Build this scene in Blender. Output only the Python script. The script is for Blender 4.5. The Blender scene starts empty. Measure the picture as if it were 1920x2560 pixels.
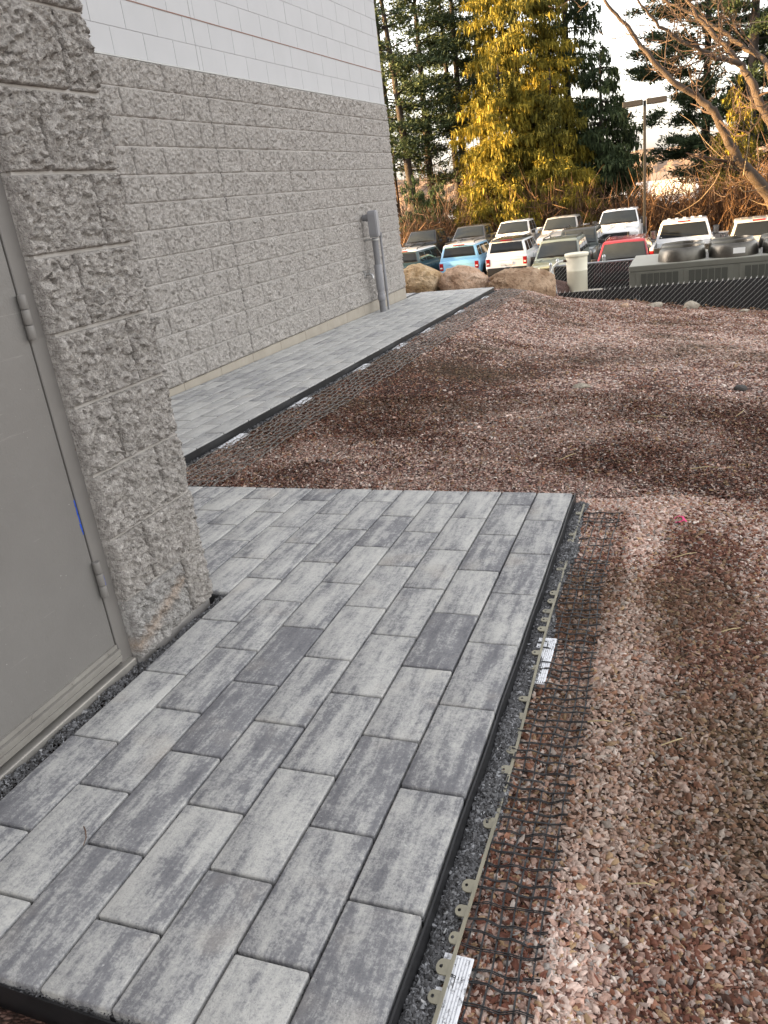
import bpy, bmesh, math, random
import numpy as np
from mathutils import Matrix, Vector

random.seed(7)
RNG = np.random.default_rng(11)
S = bpy.context.scene
COL = S.collection
PI = math.pi

# ------------------------------------------------------------------ camera, sky, sun, exposure
CR = np.array([0.932679742, 0.340632558, -0.118650576])
CU = np.array([-0.022380118, 0.382954633, 0.923496009])
CF = np.array([-0.360010596, 0.858670606, -0.364797426])
CC = np.array([3.99584, -6.75765, 1.215893])
FPX = 1964.916
cam = bpy.data.cameras.new('camera')
cam.sensor_fit = 'HORIZONTAL'; cam.sensor_width = 36.0; cam.lens = 36.0 * FPX / 1920.0
cam.clip_start = 0.05; cam.clip_end = 4000
camo = bpy.data.objects.new('camera', cam); COL.objects.link(camo)
camo.matrix_world = Matrix(((CR[0], CU[0], -CF[0], CC[0]), (CR[1], CU[1], -CF[1], CC[1]), (CR[2], CU[2], -CF[2], CC[2]), (0, 0, 0, 1)))
S.camera = camo

SUN_EL = math.radians(8.0)
SUN_TRAVEL = np.array([0.955, 0.295, 0.0])          # horizontal direction the sunlight travels
W = bpy.data.worlds.new('World'); S.world = W; W.use_nodes = True
wn = W.node_tree
sky = wn.nodes.new('ShaderNodeTexSky'); sky.sky_type = 'NISHITA'; sky.sun_disc = False
sky.sun_elevation = SUN_EL
sky.sun_rotation = math.atan2(-SUN_TRAVEL[0], -SUN_TRAVEL[1])
sky.air_density = 1.0; sky.dust_density = 2.5; sky.ozone_density = 1.0; sky.altitude = 0
hs = wn.nodes.new('ShaderNodeHueSaturation'); hs.inputs['Saturation'].default_value = 0.26
tint = wn.nodes.new('ShaderNodeMix'); tint.data_type = 'RGBA'; tint.blend_type = 'MULTIPLY'; tint.inputs[0].default_value = 1.0
tint.inputs[7].default_value = (1.0, 0.948, 0.915, 1)
bg = wn.nodes['Background']; bg.inputs[1].default_value = 0.15
wn.links.new(sky.outputs[0], hs.inputs['Color']); wn.links.new(hs.outputs[0], tint.inputs[6]); wn.links.new(tint.outputs[2], bg.inputs[0])
sun = bpy.data.lights.new('sun', 'SUN'); sun.energy = 5.0; sun.angle = math.radians(0.55); sun.color = (1.0, 0.60, 0.20)
suno = bpy.data.objects.new('sun', sun); COL.objects.link(suno)
sd = Vector((SUN_TRAVEL[0] * math.cos(SUN_EL), SUN_TRAVEL[1] * math.cos(SUN_EL), -math.sin(SUN_EL)))
suno.rotation_euler = sd.to_track_quat('-Z', 'Y').to_euler()
vs = S.view_settings
vs.view_transform = 'Standard'; vs.look = 'None'; vs.gamma = 1.0; vs.use_curve_mapping = False
vs.exposure = 2.95
S.render.engine = 'CYCLES'
S.cycles.use_denoising = True
S.cycles.max_bounces = 4; S.cycles.diffuse_bounces = 3; S.cycles.glossy_bounces = 3; S.cycles.transparent_max_bounces = 6
S.cycles.sample_clamp_indirect = 4.0

# ------------------------------------------------------------------ helpers
def at(px, py, D):
    d = CF + (px - 960) / FPX * CR - (py - 1280) / FPX * CU
    return CC + d * (D / math.hypot(d[0], d[1]))
def aty(px, py, Y):
    d = CF + (px - 960) / FPX * CR - (py - 1280) / FPX * CU
    return CC + d * ((Y - CC[1]) / d[1])
def in_view(P, mx=0.12, my=0.08):
    d = P - CC; z = d @ CF
    x = (d @ CR) / z * FPX / 960; y = (d @ CU) / z * FPX / 1280
    return (z > 0.2) & (np.abs(x) < 1 + mx) & (np.abs(y) < 1 + my)

def link(o, parent=None):
    COL.objects.link(o)
    if parent is not None: o.parent = parent
    return o
def tag(o, label=None, cat=None, group=None, kind=None):
    if label: o['label'] = label
    if cat: o['category'] = cat
    if group: o['group'] = group
    if kind: o['kind'] = kind
    return o
def empty(name, loc=(0, 0, 0), rz=0.0):
    o = bpy.data.objects.new(name, None); COL.objects.link(o)
    o.empty_display_size = 0.1
    o.location = loc; o.rotation_euler = (0, 0, rz)
    return o
def pymesh(name, V, F, smooth=None):
    me = bpy.data.meshes.new(name)
    me.from_pydata([tuple(map(float, v)) for v in V], [], [tuple(f) for f in F]); me.update()
    if smooth is not None: smoothen(me, smooth)
    return me
def smoothen(me, ang=35):
    me.polygons.foreach_set('use_smooth', [True] * len(me.polygons))
    if ang < 179: me.set_sharp_from_angle(angle=math.radians(ang))
def trimesh(name, V, T, attr=None, color=None, smooth=False):
    V = np.ascontiguousarray(V, np.float32); T = np.ascontiguousarray(T, np.int32)
    me = bpy.data.meshes.new(name)
    k = T.shape[1]
    me.vertices.add(len(V)); me.vertices.foreach_set('co', V.ravel())
    me.loops.add(T.size); me.loops.foreach_set('vertex_index', T.ravel())
    me.polygons.add(len(T))
    me.polygons.foreach_set('loop_start', np.arange(0, T.size, k, dtype=np.int32))
    me.polygons.foreach_set('loop_total', np.full(len(T), k, np.int32))
    if smooth: me.polygons.foreach_set('use_smooth', np.ones(len(T), bool))
    me.update(calc_edges=True)
    if attr is not None:
        a = me.attributes.new('tint', 'FLOAT', 'POINT'); a.data.foreach_set('value', np.ascontiguousarray(attr, np.float32))
    if color is not None:
        c = me.attributes.new('col', 'FLOAT_COLOR', 'POINT')
        c4 = np.ones((len(V), 4), np.float32); c4[:, :3] = color
        c.data.foreach_set('color', c4.ravel())
    return me
def obj(name, me, m=None, parent=None, loc=None, rot=None):
    o = bpy.data.objects.new(name, me)
    if m is not None:
        if len(me.materials) == 0: me.materials.append(m)
        elif me.materials[0] is not m:
            o.material_slots[0].link = 'OBJECT'; o.material_slots[0].material = m
    if loc is not None: o.location = loc
    if rot is not None: o.rotation_euler = rot
    return link(o, parent)

BOXF = [(0, 3, 2, 1), (4, 5, 6, 7), (0, 1, 5, 4), (1, 2, 6, 5), (2, 3, 7, 6), (3, 0, 4, 7)]
def boxv(a, b):
    return [(a[0], a[1], a[2]), (b[0], a[1], a[2]), (b[0], b[1], a[2]), (a[0], b[1], a[2]),
            (a[0], a[1], b[2]), (b[0], a[1], b[2]), (b[0], b[1], b[2]), (a[0], b[1], b[2])]
class MB:
    def __init__(s): s.V = []; s.F = []
    def add(s, V, F):
        n = len(s.V); s.V += [tuple(v) for v in V]; s.F += [tuple(i + n for i in f) for f in F]; return s
    def box(s, a, b): return s.add(boxv(a, b), BOXF)
    def tube(s, pts, rad, n=8, cap=True):
        P = np.asarray(pts, float); m = len(P)
        r = np.broadcast_to(np.asarray(rad, float), (m,))
        t = np.gradient(P, axis=0); t /= np.linalg.norm(t, axis=1)[:, None] + 1e-12
        ref = np.array([0, 0, 1.0]) if abs(t[0][2]) < .9 else np.array([1.0, 0, 0])
        V = []
        for i in range(m):
            a = np.cross(t[i], ref); a /= np.linalg.norm(a) + 1e-12; b = np.cross(t[i], a)
            for k in range(n):
                w = 2 * PI * k / n; V.append(P[i] + r[i] * (a * math.cos(w) + b * math.sin(w)))
            ref = np.cross(a, t[i]) * -1 if abs(t[i] @ ref) > .95 else ref
        F = []
        for i in range(m - 1):
            for k in range(n):
                F.append((i * n + k, i * n + (k + 1) % n, (i + 1) * n + (k + 1) % n, (i + 1) * n + k))
        if cap: F.append(tuple(range(n))[::-1]); F.append(tuple((m - 1) * n + k for k in range(n)))
        return s.add(V, F)
    def lathe(s, prof, n=24, c=(0, 0, 0), axis='z'):
        V = []; m = len(prof)
        for r, z in prof:
            for k in range(n):
                w = 2 * PI * k / n; x, y = r * math.cos(w), r * math.sin(w)
                p = (x, y, z) if axis == 'z' else ((z, x, y) if axis == 'x' else (x, z, y))
                V.append((p[0] + c[0], p[1] + c[1], p[2] + c[2]))
        F = []
        for i in range(m - 1):
            for k in range(n): F.append((i * n + k, i * n + (k + 1) % n, (i + 1) * n + (k + 1) % n, (i + 1) * n + k))
        if prof[0][0] > 1e-4: F.append(tuple(range(n))[::-1])
        if prof[-1][0] > 1e-4: F.append(tuple((m - 1) * n + k for k in range(n)))
        return s.add(V, F)
    def panel(s, q, u0, u1, v0, v1, off=.006, th=.02):
        q = [np.asarray(p, float) for p in q]
        def P(u, v): return (q[0] * (1 - u) + q[1] * u) * (1 - v) + (q[3] * (1 - u) + q[2] * u) * v
        n = np.cross(q[1] - q[0], q[3] - q[0]); n /= np.linalg.norm(n)
        c = [P(u0, v0), P(u1, v0), P(u1, v1), P(u0, v1)]
        return s.add([p + n * (off - th) for p in c] + [p + n * off for p in c], BOXF)
    def cpanel(s, q, u0, u1, v0, v1, off=.006, bulge=.05, nu=8, nv=5):
        q = [np.asarray(p, float) for p in q]
        n = np.cross(q[1] - q[0], q[3] - q[0]); n /= np.linalg.norm(n); V = []; F = []
        for j in range(nv + 1):
            for i in range(nu + 1):
                a, b = i / nu, j / nv; u = u0 + (u1 - u0) * a; v = v0 + (v1 - v0) * b
                p = (q[0] * (1 - u) + q[1] * u) * (1 - v) + (q[3] * (1 - u) + q[2] * u) * v
                V.append(p + n * (off + bulge * (1 - (2 * a - 1) ** 2) + bulge * .35 * (1 - (2 * b - 1) ** 2)))
        for j in range(nv):
            for i in range(nu): k = j * (nu + 1) + i; F.append((k, k + 1, k + nu + 2, k + nu + 1))
        return s.add(V, F)
    def mesh(s, name, bevel=0, seg=2, smooth=None):
        if not bevel:
            me = pymesh(name, s.V, s.F)
        else:
            bm = bmesh.new(); vs_ = [bm.verts.new(v) for v in s.V]
            for f in s.F:
                try: bm.faces.new([vs_[i] for i in f])
                except ValueError: pass
            bmesh.ops.recalc_face_normals(bm, faces=bm.faces[:])
            ed = [e for e in bm.edges if len(e.link_faces) == 2 and e.calc_face_angle(0) > .45]
            bmesh.ops.bevel(bm, geom=ed, offset=bevel, segments=seg, profile=.5, affect='EDGES', clamp_overlap=True)
            me = bpy.data.meshes.new(name); bm.to_mesh(me); bm.free()
        if smooth is not None: smoothen(me, smooth)
        return me
    def build(s, name, m, parent=None, bevel=0, seg=2, smooth=None, loc=None, rot=None):
        return obj(name, s.mesh(name, bevel, seg, smooth), m, parent, loc, rot)

def vnoise(P, scale, seed=0):
    P = np.asarray(P, float) * scale + seed * 17.31
    if P.shape[-1] == 2: P = np.concatenate([P, np.zeros(P.shape[:-1] + (1,))], -1)
    i = np.floor(P).astype(np.int64); f = P - i; f = f * f * (3 - 2 * f)
    def h(a, b, c):
        n = (a * 374761393 + b * 668265263 + c * 2147483647 + seed * 1274126177) & 0xFFFFFFFF
        n = ((n ^ (n >> 13)) * 1274126177) & 0xFFFFFFFF
        n = n ^ (n >> 16)
        return (n & 0xFFFF) / 65535.0
    r = 0
    for dx in (0, 1):
        for dy in (0, 1):
            for dz in (0, 1):
                w = (f[..., 0] if dx else 1 - f[..., 0]) * (f[..., 1] if dy else 1 - f[..., 1]) * (f[..., 2] if dz else 1 - f[..., 2])
                r = r + w * h(i[..., 0] + dx, i[..., 1] + dy, i[..., 2] + dz)
    return r
def fbm(P, scale, seed=0, oct=3):
    r = 0; a = .5; t = 0
    for o in range(oct):
        r = r + a * vnoise(P, scale * 2 ** o, seed + o * 5); t += a; a *= .5
    return r / t
def sstep(x): x = np.clip(x, 0, 1); return x * x * (3 - 2 * x)

# ------------------------------------------------------------------ materials
class NT:
    def __init__(s, name):
        s.m = bpy.data.materials.new(name); s.m.use_nodes = True; s.t = s.m.node_tree
        s.b = s.t.nodes['Principled BSDF']
    def n(s, typ, **kw):
        o = s.t.nodes.new(typ)
        for k, v in kw.items():
            if k.startswith('_'): setattr(o, k[1:], v)
            else: o.inputs[k.replace('__', ' ')].default_value = v
        return o
    def l(s, a, b): s.t.links.new(a, b)
    def noise(s, vec, scale, detail=3, rough=.55):
        o = s.n('ShaderNodeTexNoise', Scale=scale, Detail=detail, Roughness=rough); s.l(vec, o.inputs['Vector']); return o.outputs['Fac']
    def ramp(s, fac, stops):
        o = s.t.nodes.new('ShaderNodeValToRGB'); e = o.color_ramp.elements
        while len(e) < len(stops): e.new(.5)
        for el, (p, c) in zip(e, stops):
            el.position = p; el.color = (*c, 1) if len(c) == 3 else c
        s.l(fac, o.inputs[0]); return o.outputs[0]
    def mix(s, fac, a, b, blend='MIX'):
        o = s.t.nodes.new('ShaderNodeMix'); o.data_type = 'RGBA'; o.blend_type = blend
        for i, v in ((0, fac), (6, a), (7, b)):
            if hasattr(v, 'is_linked') or hasattr(v, 'links'): s.l(v, o.inputs[i])
            elif isinstance(v, (int, float)): o.inputs[i].default_value = v
            else: o.inputs[i].default_value = (*v, 1)
        return o.outputs[2]
    def math(s, op, a, b=None):
        o = s.t.nodes.new('ShaderNodeMath'); o.operation = op
        for i, v in ((0, a), (1, b)):
            if v is None: continue
            if isinstance(v, (int, float)): o.inputs[i].default_value = v
            else: s.l(v, o.inputs[i])
        return o.outputs[0]
    def bump(s, h, strength, dist):
        o = s.n('ShaderNodeBump', Strength=strength, Distance=dist); s.l(h, o.inputs['Height']); s.l(o.outputs[0], s.b.inputs['Normal'])
    def coord(s, kind='Object', scale=None, rnd=0.0):
        c = s.t.nodes.new('ShaderNodeTexCoord').outputs[kind]
        if scale is None and not rnd: return c
        mp = s.t.nodes.new('ShaderNodeMapping')
        if scale: mp.inputs['Scale'].default_value = scale
        s.l(c, mp.inputs['Vector'])
        if rnd:
            oi = s.t.nodes.new('ShaderNodeObjectInfo'); s.rand = oi.outputs['Random']
            cv = s.t.nodes.new('ShaderNodeCombineXYZ')
            for i, k in enumerate((rnd, rnd * .37, rnd * .71)): s.l(s.math('MULTIPLY', s.rand, k), cv.inputs[i])
            s.l(cv.outputs[0], mp.inputs['Location'])
        return mp.outputs[0]
    def done(s, color=None, rough=None, metal=0, spec=None, coat=None):
        if color is not None:
            if isinstance(color, tuple): s.b.inputs['Base Color'].default_value = (*color, 1)
            else: s.l(color, s.b.inputs['Base Color'])
        if rough is not None: s.b.inputs['Roughness'].default_value = rough
        s.b.inputs['Metallic'].default_value = metal
        if spec is not None: s.b.inputs['Specular IOR Level'].default_value = spec
        if coat: s.b.inputs['Coat Weight'].default_value = coat; s.b.inputs['Coat Roughness'].default_value = .05
        return s.m
def pmat(name, c1, c2=None, scale=8, rough=.7, bs=0, bscale=60, bdist=.003, metal=0, spec=.4, coord='Object', coat=None, rnd=0):
    t = NT(name); c2 = c2 or tuple(x * .8 for x in c1)
    v = t.coord(coord, rnd=rnd)
    f = t.noise(v, scale, 4, .6)
    col = t.ramp(f, [(.3, c1), (.7, c2)])
    if bs: t.bump(t.noise(v, bscale, 3), bs, bdist)
    return t.done(col, rough, metal, spec, coat)

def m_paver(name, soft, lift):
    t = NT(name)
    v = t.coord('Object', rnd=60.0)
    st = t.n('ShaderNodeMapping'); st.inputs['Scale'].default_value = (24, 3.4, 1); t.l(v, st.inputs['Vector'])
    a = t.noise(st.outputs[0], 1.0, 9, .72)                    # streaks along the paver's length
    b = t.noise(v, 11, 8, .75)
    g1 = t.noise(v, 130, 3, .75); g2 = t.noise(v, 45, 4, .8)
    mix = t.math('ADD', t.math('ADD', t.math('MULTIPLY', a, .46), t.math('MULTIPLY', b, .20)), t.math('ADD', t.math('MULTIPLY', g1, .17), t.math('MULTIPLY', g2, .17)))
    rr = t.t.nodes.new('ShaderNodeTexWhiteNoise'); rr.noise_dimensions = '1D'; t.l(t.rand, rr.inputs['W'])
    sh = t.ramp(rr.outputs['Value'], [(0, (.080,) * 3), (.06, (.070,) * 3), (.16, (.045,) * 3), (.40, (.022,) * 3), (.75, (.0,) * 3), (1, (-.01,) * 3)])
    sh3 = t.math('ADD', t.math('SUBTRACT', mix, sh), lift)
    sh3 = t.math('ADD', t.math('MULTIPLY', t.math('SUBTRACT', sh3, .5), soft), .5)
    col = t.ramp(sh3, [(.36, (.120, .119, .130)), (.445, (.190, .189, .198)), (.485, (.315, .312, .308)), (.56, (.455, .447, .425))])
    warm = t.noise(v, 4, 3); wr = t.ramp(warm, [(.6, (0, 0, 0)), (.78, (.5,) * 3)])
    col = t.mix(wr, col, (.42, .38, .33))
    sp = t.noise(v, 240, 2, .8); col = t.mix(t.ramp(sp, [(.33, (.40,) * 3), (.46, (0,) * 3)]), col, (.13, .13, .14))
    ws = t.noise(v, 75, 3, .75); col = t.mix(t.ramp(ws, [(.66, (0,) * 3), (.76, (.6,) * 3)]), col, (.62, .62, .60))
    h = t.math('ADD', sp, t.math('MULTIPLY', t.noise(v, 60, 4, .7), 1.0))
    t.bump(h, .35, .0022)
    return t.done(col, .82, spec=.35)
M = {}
M['paver'] = m_paver('paver_concrete', 1.0, .012); M['paver_far'] = m_paver('sky_lifted_paver_concrete', .6, .048)  # walkway copy softened, and paled with grazing sky light in its colour
def m_split(name, c1, c2, c3, big):
    t = NT(name)
    v = t.coord('Object', rnd=40.0)
    a = t.noise(v, big, 5, .7); b = t.noise(v, 150, 3, .8)
    col = t.ramp(a, [(.30, c1), (.52, c2), (.72, c3)])
    col = t.mix(t.ramp(b, [(.34, (.6,) * 3), (.46, (0,) * 3)]), col, tuple(x * .45 for x in c1))
    col = t.mix(t.ramp(b, [(.60, (0,) * 3), (.70, (.5,) * 3)]), col, (.62, .60, .575))
    t.bump(t.math('ADD', t.math('MULTIPLY', t.noise(v, 55, 5, .75), 1.4), t.noise(v, 170, 2, .7)), 1.0, .014)
    return t.done(col, .9, spec=.25)
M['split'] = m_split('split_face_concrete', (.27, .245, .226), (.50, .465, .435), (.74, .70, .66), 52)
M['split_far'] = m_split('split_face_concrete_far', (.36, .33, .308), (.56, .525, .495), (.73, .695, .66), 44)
def m_stained():
    t = NT('split_face_concrete_rust_stained')
    v = t.coord('Object')
    a = t.noise(v, 60, 5, .7); b = t.noise(v, 150, 3, .8)
    col = t.ramp(a, [(.30, (.27, .253, .24)), (.52, (.47, .448, .43)), (.72, (.66, .64, .615))])
    col = t.mix(t.ramp(b, [(.34, (.6,) * 3), (.46, (0,) * 3)]), col, (.13, .12, .115))
    sx = t.n('ShaderNodeSeparateXYZ'); t.l(v, sx.inputs[0])
    # a diagonal smear of orange clay
    d = t.math('ABSOLUTE', t.math('SUBTRACT', sx.outputs[2], t.math('ADD', t.math('MULTIPLY', sx.outputs[1], .36), -.005)))
    e = t.math('MULTIPLY', t.math('SUBTRACT', .050, d), 12)
    g = t.math('MULTIPLY', t.math('ADD', e, -.18), t.math('MULTIPLY', t.noise(v, 55, 4, .8), 2.6))
    col = t.mix(t.math('MULTIPLY', t.math('MINIMUM', t.math('MAXIMUM', g, 0.0), .9), 1.0), col, (.54, .40, .30))
    t.bump(t.math('ADD', t.math('MULTIPLY', t.noise(v, 55, 5, .75), 1.4), t.noise(v, 170, 2, .7)), 1.0, .014)
    return t.done(col, .9, spec=.25)
M['split_stained'] = m_stained()
M['mortar'] = pmat('mortar', (.37, .35, .335), (.45, .43, .412), 14, .9, .5, 160, .003)
M['mortar_grey'] = pmat('grey_mortar', (.33, .31, .292), (.41, .388, .366), 14, .9, .5, 160, .003)
M['mortar_dark'] = pmat('mortar_shadow_joint', (.20, .19, .18), (.27, .26, .25), 14, .9, .5, 160, .003)
M['white_block'] = pmat('white_painted_block', (.43, .433, .445), (.46, .463, .475), 2.2, .75, .35, 120, .002, rnd=30)
M['white_joint'] = pmat('white_block_joint', (.36, .36, .37), (.40, .40, .41), 8, .85)
M['red_seal'] = pmat('red_sealant', (.26, .13, .10), (.22, .15, .125), 6, .7)
M['ledge'] = pmat('ledge_mortar', (.38, .375, .355), (.44, .435, .415), 10, .9)
M['base_block'] = pmat('foundation_concrete', (.30, .268, .224), (.36, .325, .276), 7, .88, .4, 90, .003, rnd=30)
M['core'] = pmat('plain_block_core', (.36, .345, .33), (.42, .405, .39), 5, .9, .5, 40, .01)
M['caulk'] = pmat('dark_sealant', (.055, .052, .05), (.09, .085, .08), 20, .7)
def m_door():
    t = NT('door_paint')
    v = t.coord('Object')
    a = t.noise(v, 3, 4, .6)
    col = t.ramp(a, [(.3, (.150, .142, .134)), (.7, (.172, .164, .155))])
    s = t.noise(v, 130, 2, .4); col = t.mix(t.ramp(s, [(.76, (0,) * 3), (.80, (.7,) * 3)]), col, (.5, .48, .46))
    mp = t.n('ShaderNodeMapping'); mp.inputs['Scale'].default_value = (1, 3, 60); mp.inputs['Rotation'].default_value = (.5, 0, 0); t.l(v, mp.inputs['Vector'])
    sc = t.noise(mp.outputs[0], 1.6, 3, .5); col = t.mix(t.ramp(sc, [(.70, (0,) * 3), (.73, (.35,) * 3), (.76, (0,) * 3)]), col, (.30, .285, .27))
    gr = t.noise(v, 6, 6, .75); col = t.mix(t.ramp(gr, [(.56, (0,) * 3), (.8, (.35,) * 3)]), col, (.105, .095, .085))
    t.bump(t.math('ADD', t.math('MULTIPLY', t.noise(v, 180, 2, .5), .5), t.noise(v, 30, 2)), .35, .003)
    return t.done(col, .42, spec=.45)
M['door'] = m_door()
def m_frame():
    t = NT('frame_paint_chipped')
    v = t.coord('Object')
    a = t.noise(v, 4, 4, .6); col = t.ramp(a, [(.3, (.155, .145, .136)), (.7, (.182, .171, .160))])
    c = t.noise(v, 16, 5, .65); col = t.mix(t.ramp(c, [(.70, (0,) * 3), (.715, (.9,) * 3)]), col, (.085, .045, .03))
    return t.done(col, .5, spec=.45)
M['frame'] = m_frame()
M['sweep'] = pmat('door_sweep_paint', (.185, .173, .158), (.245, .232, .21), 12, .5, .3, 60, .002)
M['threshold'] = pmat('aluminium_threshold', (.34, .32, .29), (.26, .245, .225), 20, .45, metal=.3)
M['blue_paint'] = pmat('blue_paint_fleck', (.01, .06, .42), (.015, .08, .5), 30, .5)
M['black_plastic'] = pmat('black_plastic', (.012, .012, .013), (.022, .022, .024), 30, .42, .2, 80, .001)
M['tan_plastic'] = pmat('olive_plastic_rail', (.30, .275, .205), (.20, .185, .14), 14, .5)
M['grid'] = pmat('black_geogrid', (.016, .016, .017), (.04, .04, .042), 60, .38)
M['grid_grey'] = pmat('sheen_grey_geogrid', (.12, .115, .105), (.22, .21, .195), 40, .42)  # grey-white sheen put into the strand colour
def m_plate():
    t = NT('white_ribbed_plastic'); v = t.coord('Object')
    s = t.noise(v, 90, 4, .7); col = t.ramp(s, [(.36, (.22, .22, .23)), (.47, (.78, .79, .82)), (1, (.86, .87, .9))])
    return t.done(col, .35)
M['plate'] = m_plate()
def m_attr(name, rough=.85, bs=.4, bscale=200):
    t = NT(name); a = t.n('ShaderNodeAttribute', _attribute_name='col')
    v = t.coord('Object'); f = t.noise(v, bscale, 3, .7)
    col = t.mix(t.ramp(f, [(.3, (.30,) * 3), (.7, (0,) * 3)]), a.outputs['Color'], (.05, .035, .03))
    t.bump(f, bs, .002)
    return t.done(col, rough, spec=.3)
M['gravel'] = m_attr('gravel_stone')
M['chips'] = m_attr('dark_stone_chip', .7, .3, 400)
def m_ground():
    t = NT('gravelly_ground'); a = t.n('ShaderNodeAttribute', _attribute_name='col')
    v = t.coord('Object')
    vo = t.n('ShaderNodeTexVoronoi', Scale=72.0); t.l(v, vo.inputs['Vector'])
    sp = t.n('ShaderNodeSeparateColor'); t.l(vo.outputs['Color'], sp.inputs[0])
    w = t.ramp(sp.outputs[0], [(0, (.25, .22, .22)), (.35, (.7, .62, .6)), (.7, (1.15, 1.1, 1.08)), (1, (1.9, 1.95, 1.95))])
    col = t.mix(1.0, a.outputs['Color'], w, 'MULTIPLY')
    col = t.mix(t.ramp(vo.outputs['Distance'], [(.35, (0,) * 3), (.75, (.85,) * 3)]), col, (.03, .02, .016))
    t.bump(t.math('ADD', t.math('MULTIPLY', vo.outputs['Distance'], -1.0), t.math('MULTIPLY', sp.outputs[1], .8)), 1.0, .012)
    return t.done(col, .95, spec=.2)
M['ground'] = m_ground()
M['chipbed'] = pmat('dark_chip_bed', (.020, .020, .021), (.07, .07, .073), 260, .85, .8, 220, .004)
def m_asphalt():
    t = NT('lot_asphalt'); v = t.coord('Object')
    a = t.noise(v, .35, 4, .6); b = t.noise(v, 60, 3, .8)
    col = t.ramp(a, [(.3, (.075, .068, .064)), (.7, (.12, .105, .096))])
    col = t.mix(t.ramp(b, [(.3, (.4,) * 3), (.6, (0,) * 3)]), col, (.04, .037, .035))
    t.bump(b, .3, .01); return t.done(col, .9)
M['asphalt'] = m_asphalt()
M['line'] = pmat('line_paint', (.55, .55, .52), (.42, .42, .40), 6, .8)
def m_fol(name, c1, c2, c3, trans=.25):
    t = NT(name); a = t.n('ShaderNodeAttribute', _attribute_name='tint')
    col = t.ramp(a.outputs['Fac'], [(0, c1), (.55, c2), (1, c3)])
    t.done(col, .75, spec=.2)
    tr = t.t.nodes.new('ShaderNodeBsdfTranslucent'); t.l(col, tr.inputs['Color'])
    mx = t.t.nodes.new('ShaderNodeMixShader'); mx.inputs[0].default_value = trans
    out = t.t.nodes['Material Output']
    t.l(t.b.outputs[0], mx.inputs[1]); t.l(tr.outputs[0], mx.inputs[2]); t.l(mx.outputs[0], out.inputs['Surface'])
    return t.m
M['spruce'] = m_fol('sunlit_spruce_needles', (.070, .068, .013), (.175, .145, .019), (.29, .22, .028))  # golden sunlight mixed into the needle colours
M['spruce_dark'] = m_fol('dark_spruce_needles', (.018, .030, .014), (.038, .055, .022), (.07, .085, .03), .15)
M['pine'] = m_fol('pine_needles', (.016, .028, .014), (.036, .055, .026), (.068, .09, .038), .15)
M['young_pine'] = m_fol('young_pine_needles', (.022, .042, .020), (.045, .075, .033), (.08, .115, .045), .2)
M['bark'] = pmat('pine_bark', (.024, .019, .016), (.040, .031, .026), 3, .95, .8, 9, .05)
M['bark_grey'] = pmat('maple_bark', (.040, .028, .020), (.066, .047, .034), 3, .9, .8, 14, .03)
M['twig'] = m_fol('dry_brush_stems', (.035, .024, .019), (.066, .044, .032), (.12, .080, .050), 0.0)
M['brush'] = m_fol('dry_brush', (.050, .030, .021), (.105, .062, .038), (.19, .108, .056), .1)
M['straw'] = pmat('dry_straw', (.45, .36, .20), (.34, .26, .14), 20, .8)
M['pale_stem'] = pmat('pale_dead_stem', (.20, .15, .09), (.15, .11, .065), 5, .8)
M['cable'] = pmat('black_cable', (.006, .006, .006), (.008, .008, .008), 5, .6)
M['brown_leaf'] = pmat('dead_leaf', (.20, .115, .055), (.13, .075, .04), 9, .8)
M['galv'] = pmat('galvanised_steel', (.44, .45, .46), (.34, .35, .36), 10, .38, metal=.8)
M['link'] = pmat('chain_link_wire', (.60, .60, .57), (.50, .50, .47), 30, .5, metal=.2)
M['slat'] = pmat('black_privacy_slat', (.010, .010, .011), (.018, .018, .019), 20, .55)
M['hvac'] = pmat('olive_grey_enamel', (.115, .113, .092), (.135, .133, .11), 4, .5, spec=.5)
M['hvac_dark'] = pmat('olive_grey_louvre', (.050, .050, .041), (.066, .066, .054), 200, .6, .5, 120, .004)
M['hvac_top'] = pmat('pale_enamel_top', (.30, .295, .25), (.34, .335, .29), 4, .5)
M['shroud'] = pmat('brushed_shroud_metal', (.13, .122, .108), (.105, .098, .086), 12, .36, metal=.9)
M['grille_dark'] = pmat('black_grille', (.012, .012, .012), (.02, .02, .02), 20, .5)
M['tank'] = pmat('cream_polyethylene', (.74, .70, .55), (.78, .74, .60), 3, .45)
M['hose'] = pmat('white_hose', (.72, .73, .70), (.62, .63, .60), 10, .5)
M['brown_fit'] = pmat('rusty_fitting', (.12, .07, .045), (.08, .045, .03), 30, .7)
M['pvc'] = pmat('grey_conduit', (.235, .235, .25), (.27, .27, .285), 6, .5)
M['pvc_dark'] = pmat('dark_grey_conduit', (.17, .17, .18), (.20, .20, .21), 6, .5)
M['steel'] = pmat('zinc_steel', (.5, .5, .5), (.38, .38, .38), 20, .4, metal=.7)
M['lamp'] = pmat('bronze_pole_paint', (.012, .011, .0105), (.016, .0145, .014), 6, .5)
M['lens'] = pmat('lamp_lens', (.55, .53, .48), (.5, .48, .43), 6, .3)
def m_rock(name, c1, c2, c3):
    t = NT(name); v = t.coord('Object')
    a = t.noise(v, 3.2, 6, .65); b = t.noise(v, 14, 5, .7)
    col = t.ramp(a, [(.28, c1), (.5, c2), (.72, c3)])
    col = t.mix(t.ramp(b, [(.32, (.6,) * 3), (.48, (0,) * 3)]), col, tuple(x * .42 for x in c1))
    t.bump(t.math('ADD', a, t.math('MULTIPLY', b, 1.3)), 1.0, .06); return t.done(col, .9, spec=.25)
M['rock_tan'] = m_rock('tan_boulder', (.36, .22, .11), (.60, .42, .24), (.76, .60, .42))
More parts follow.
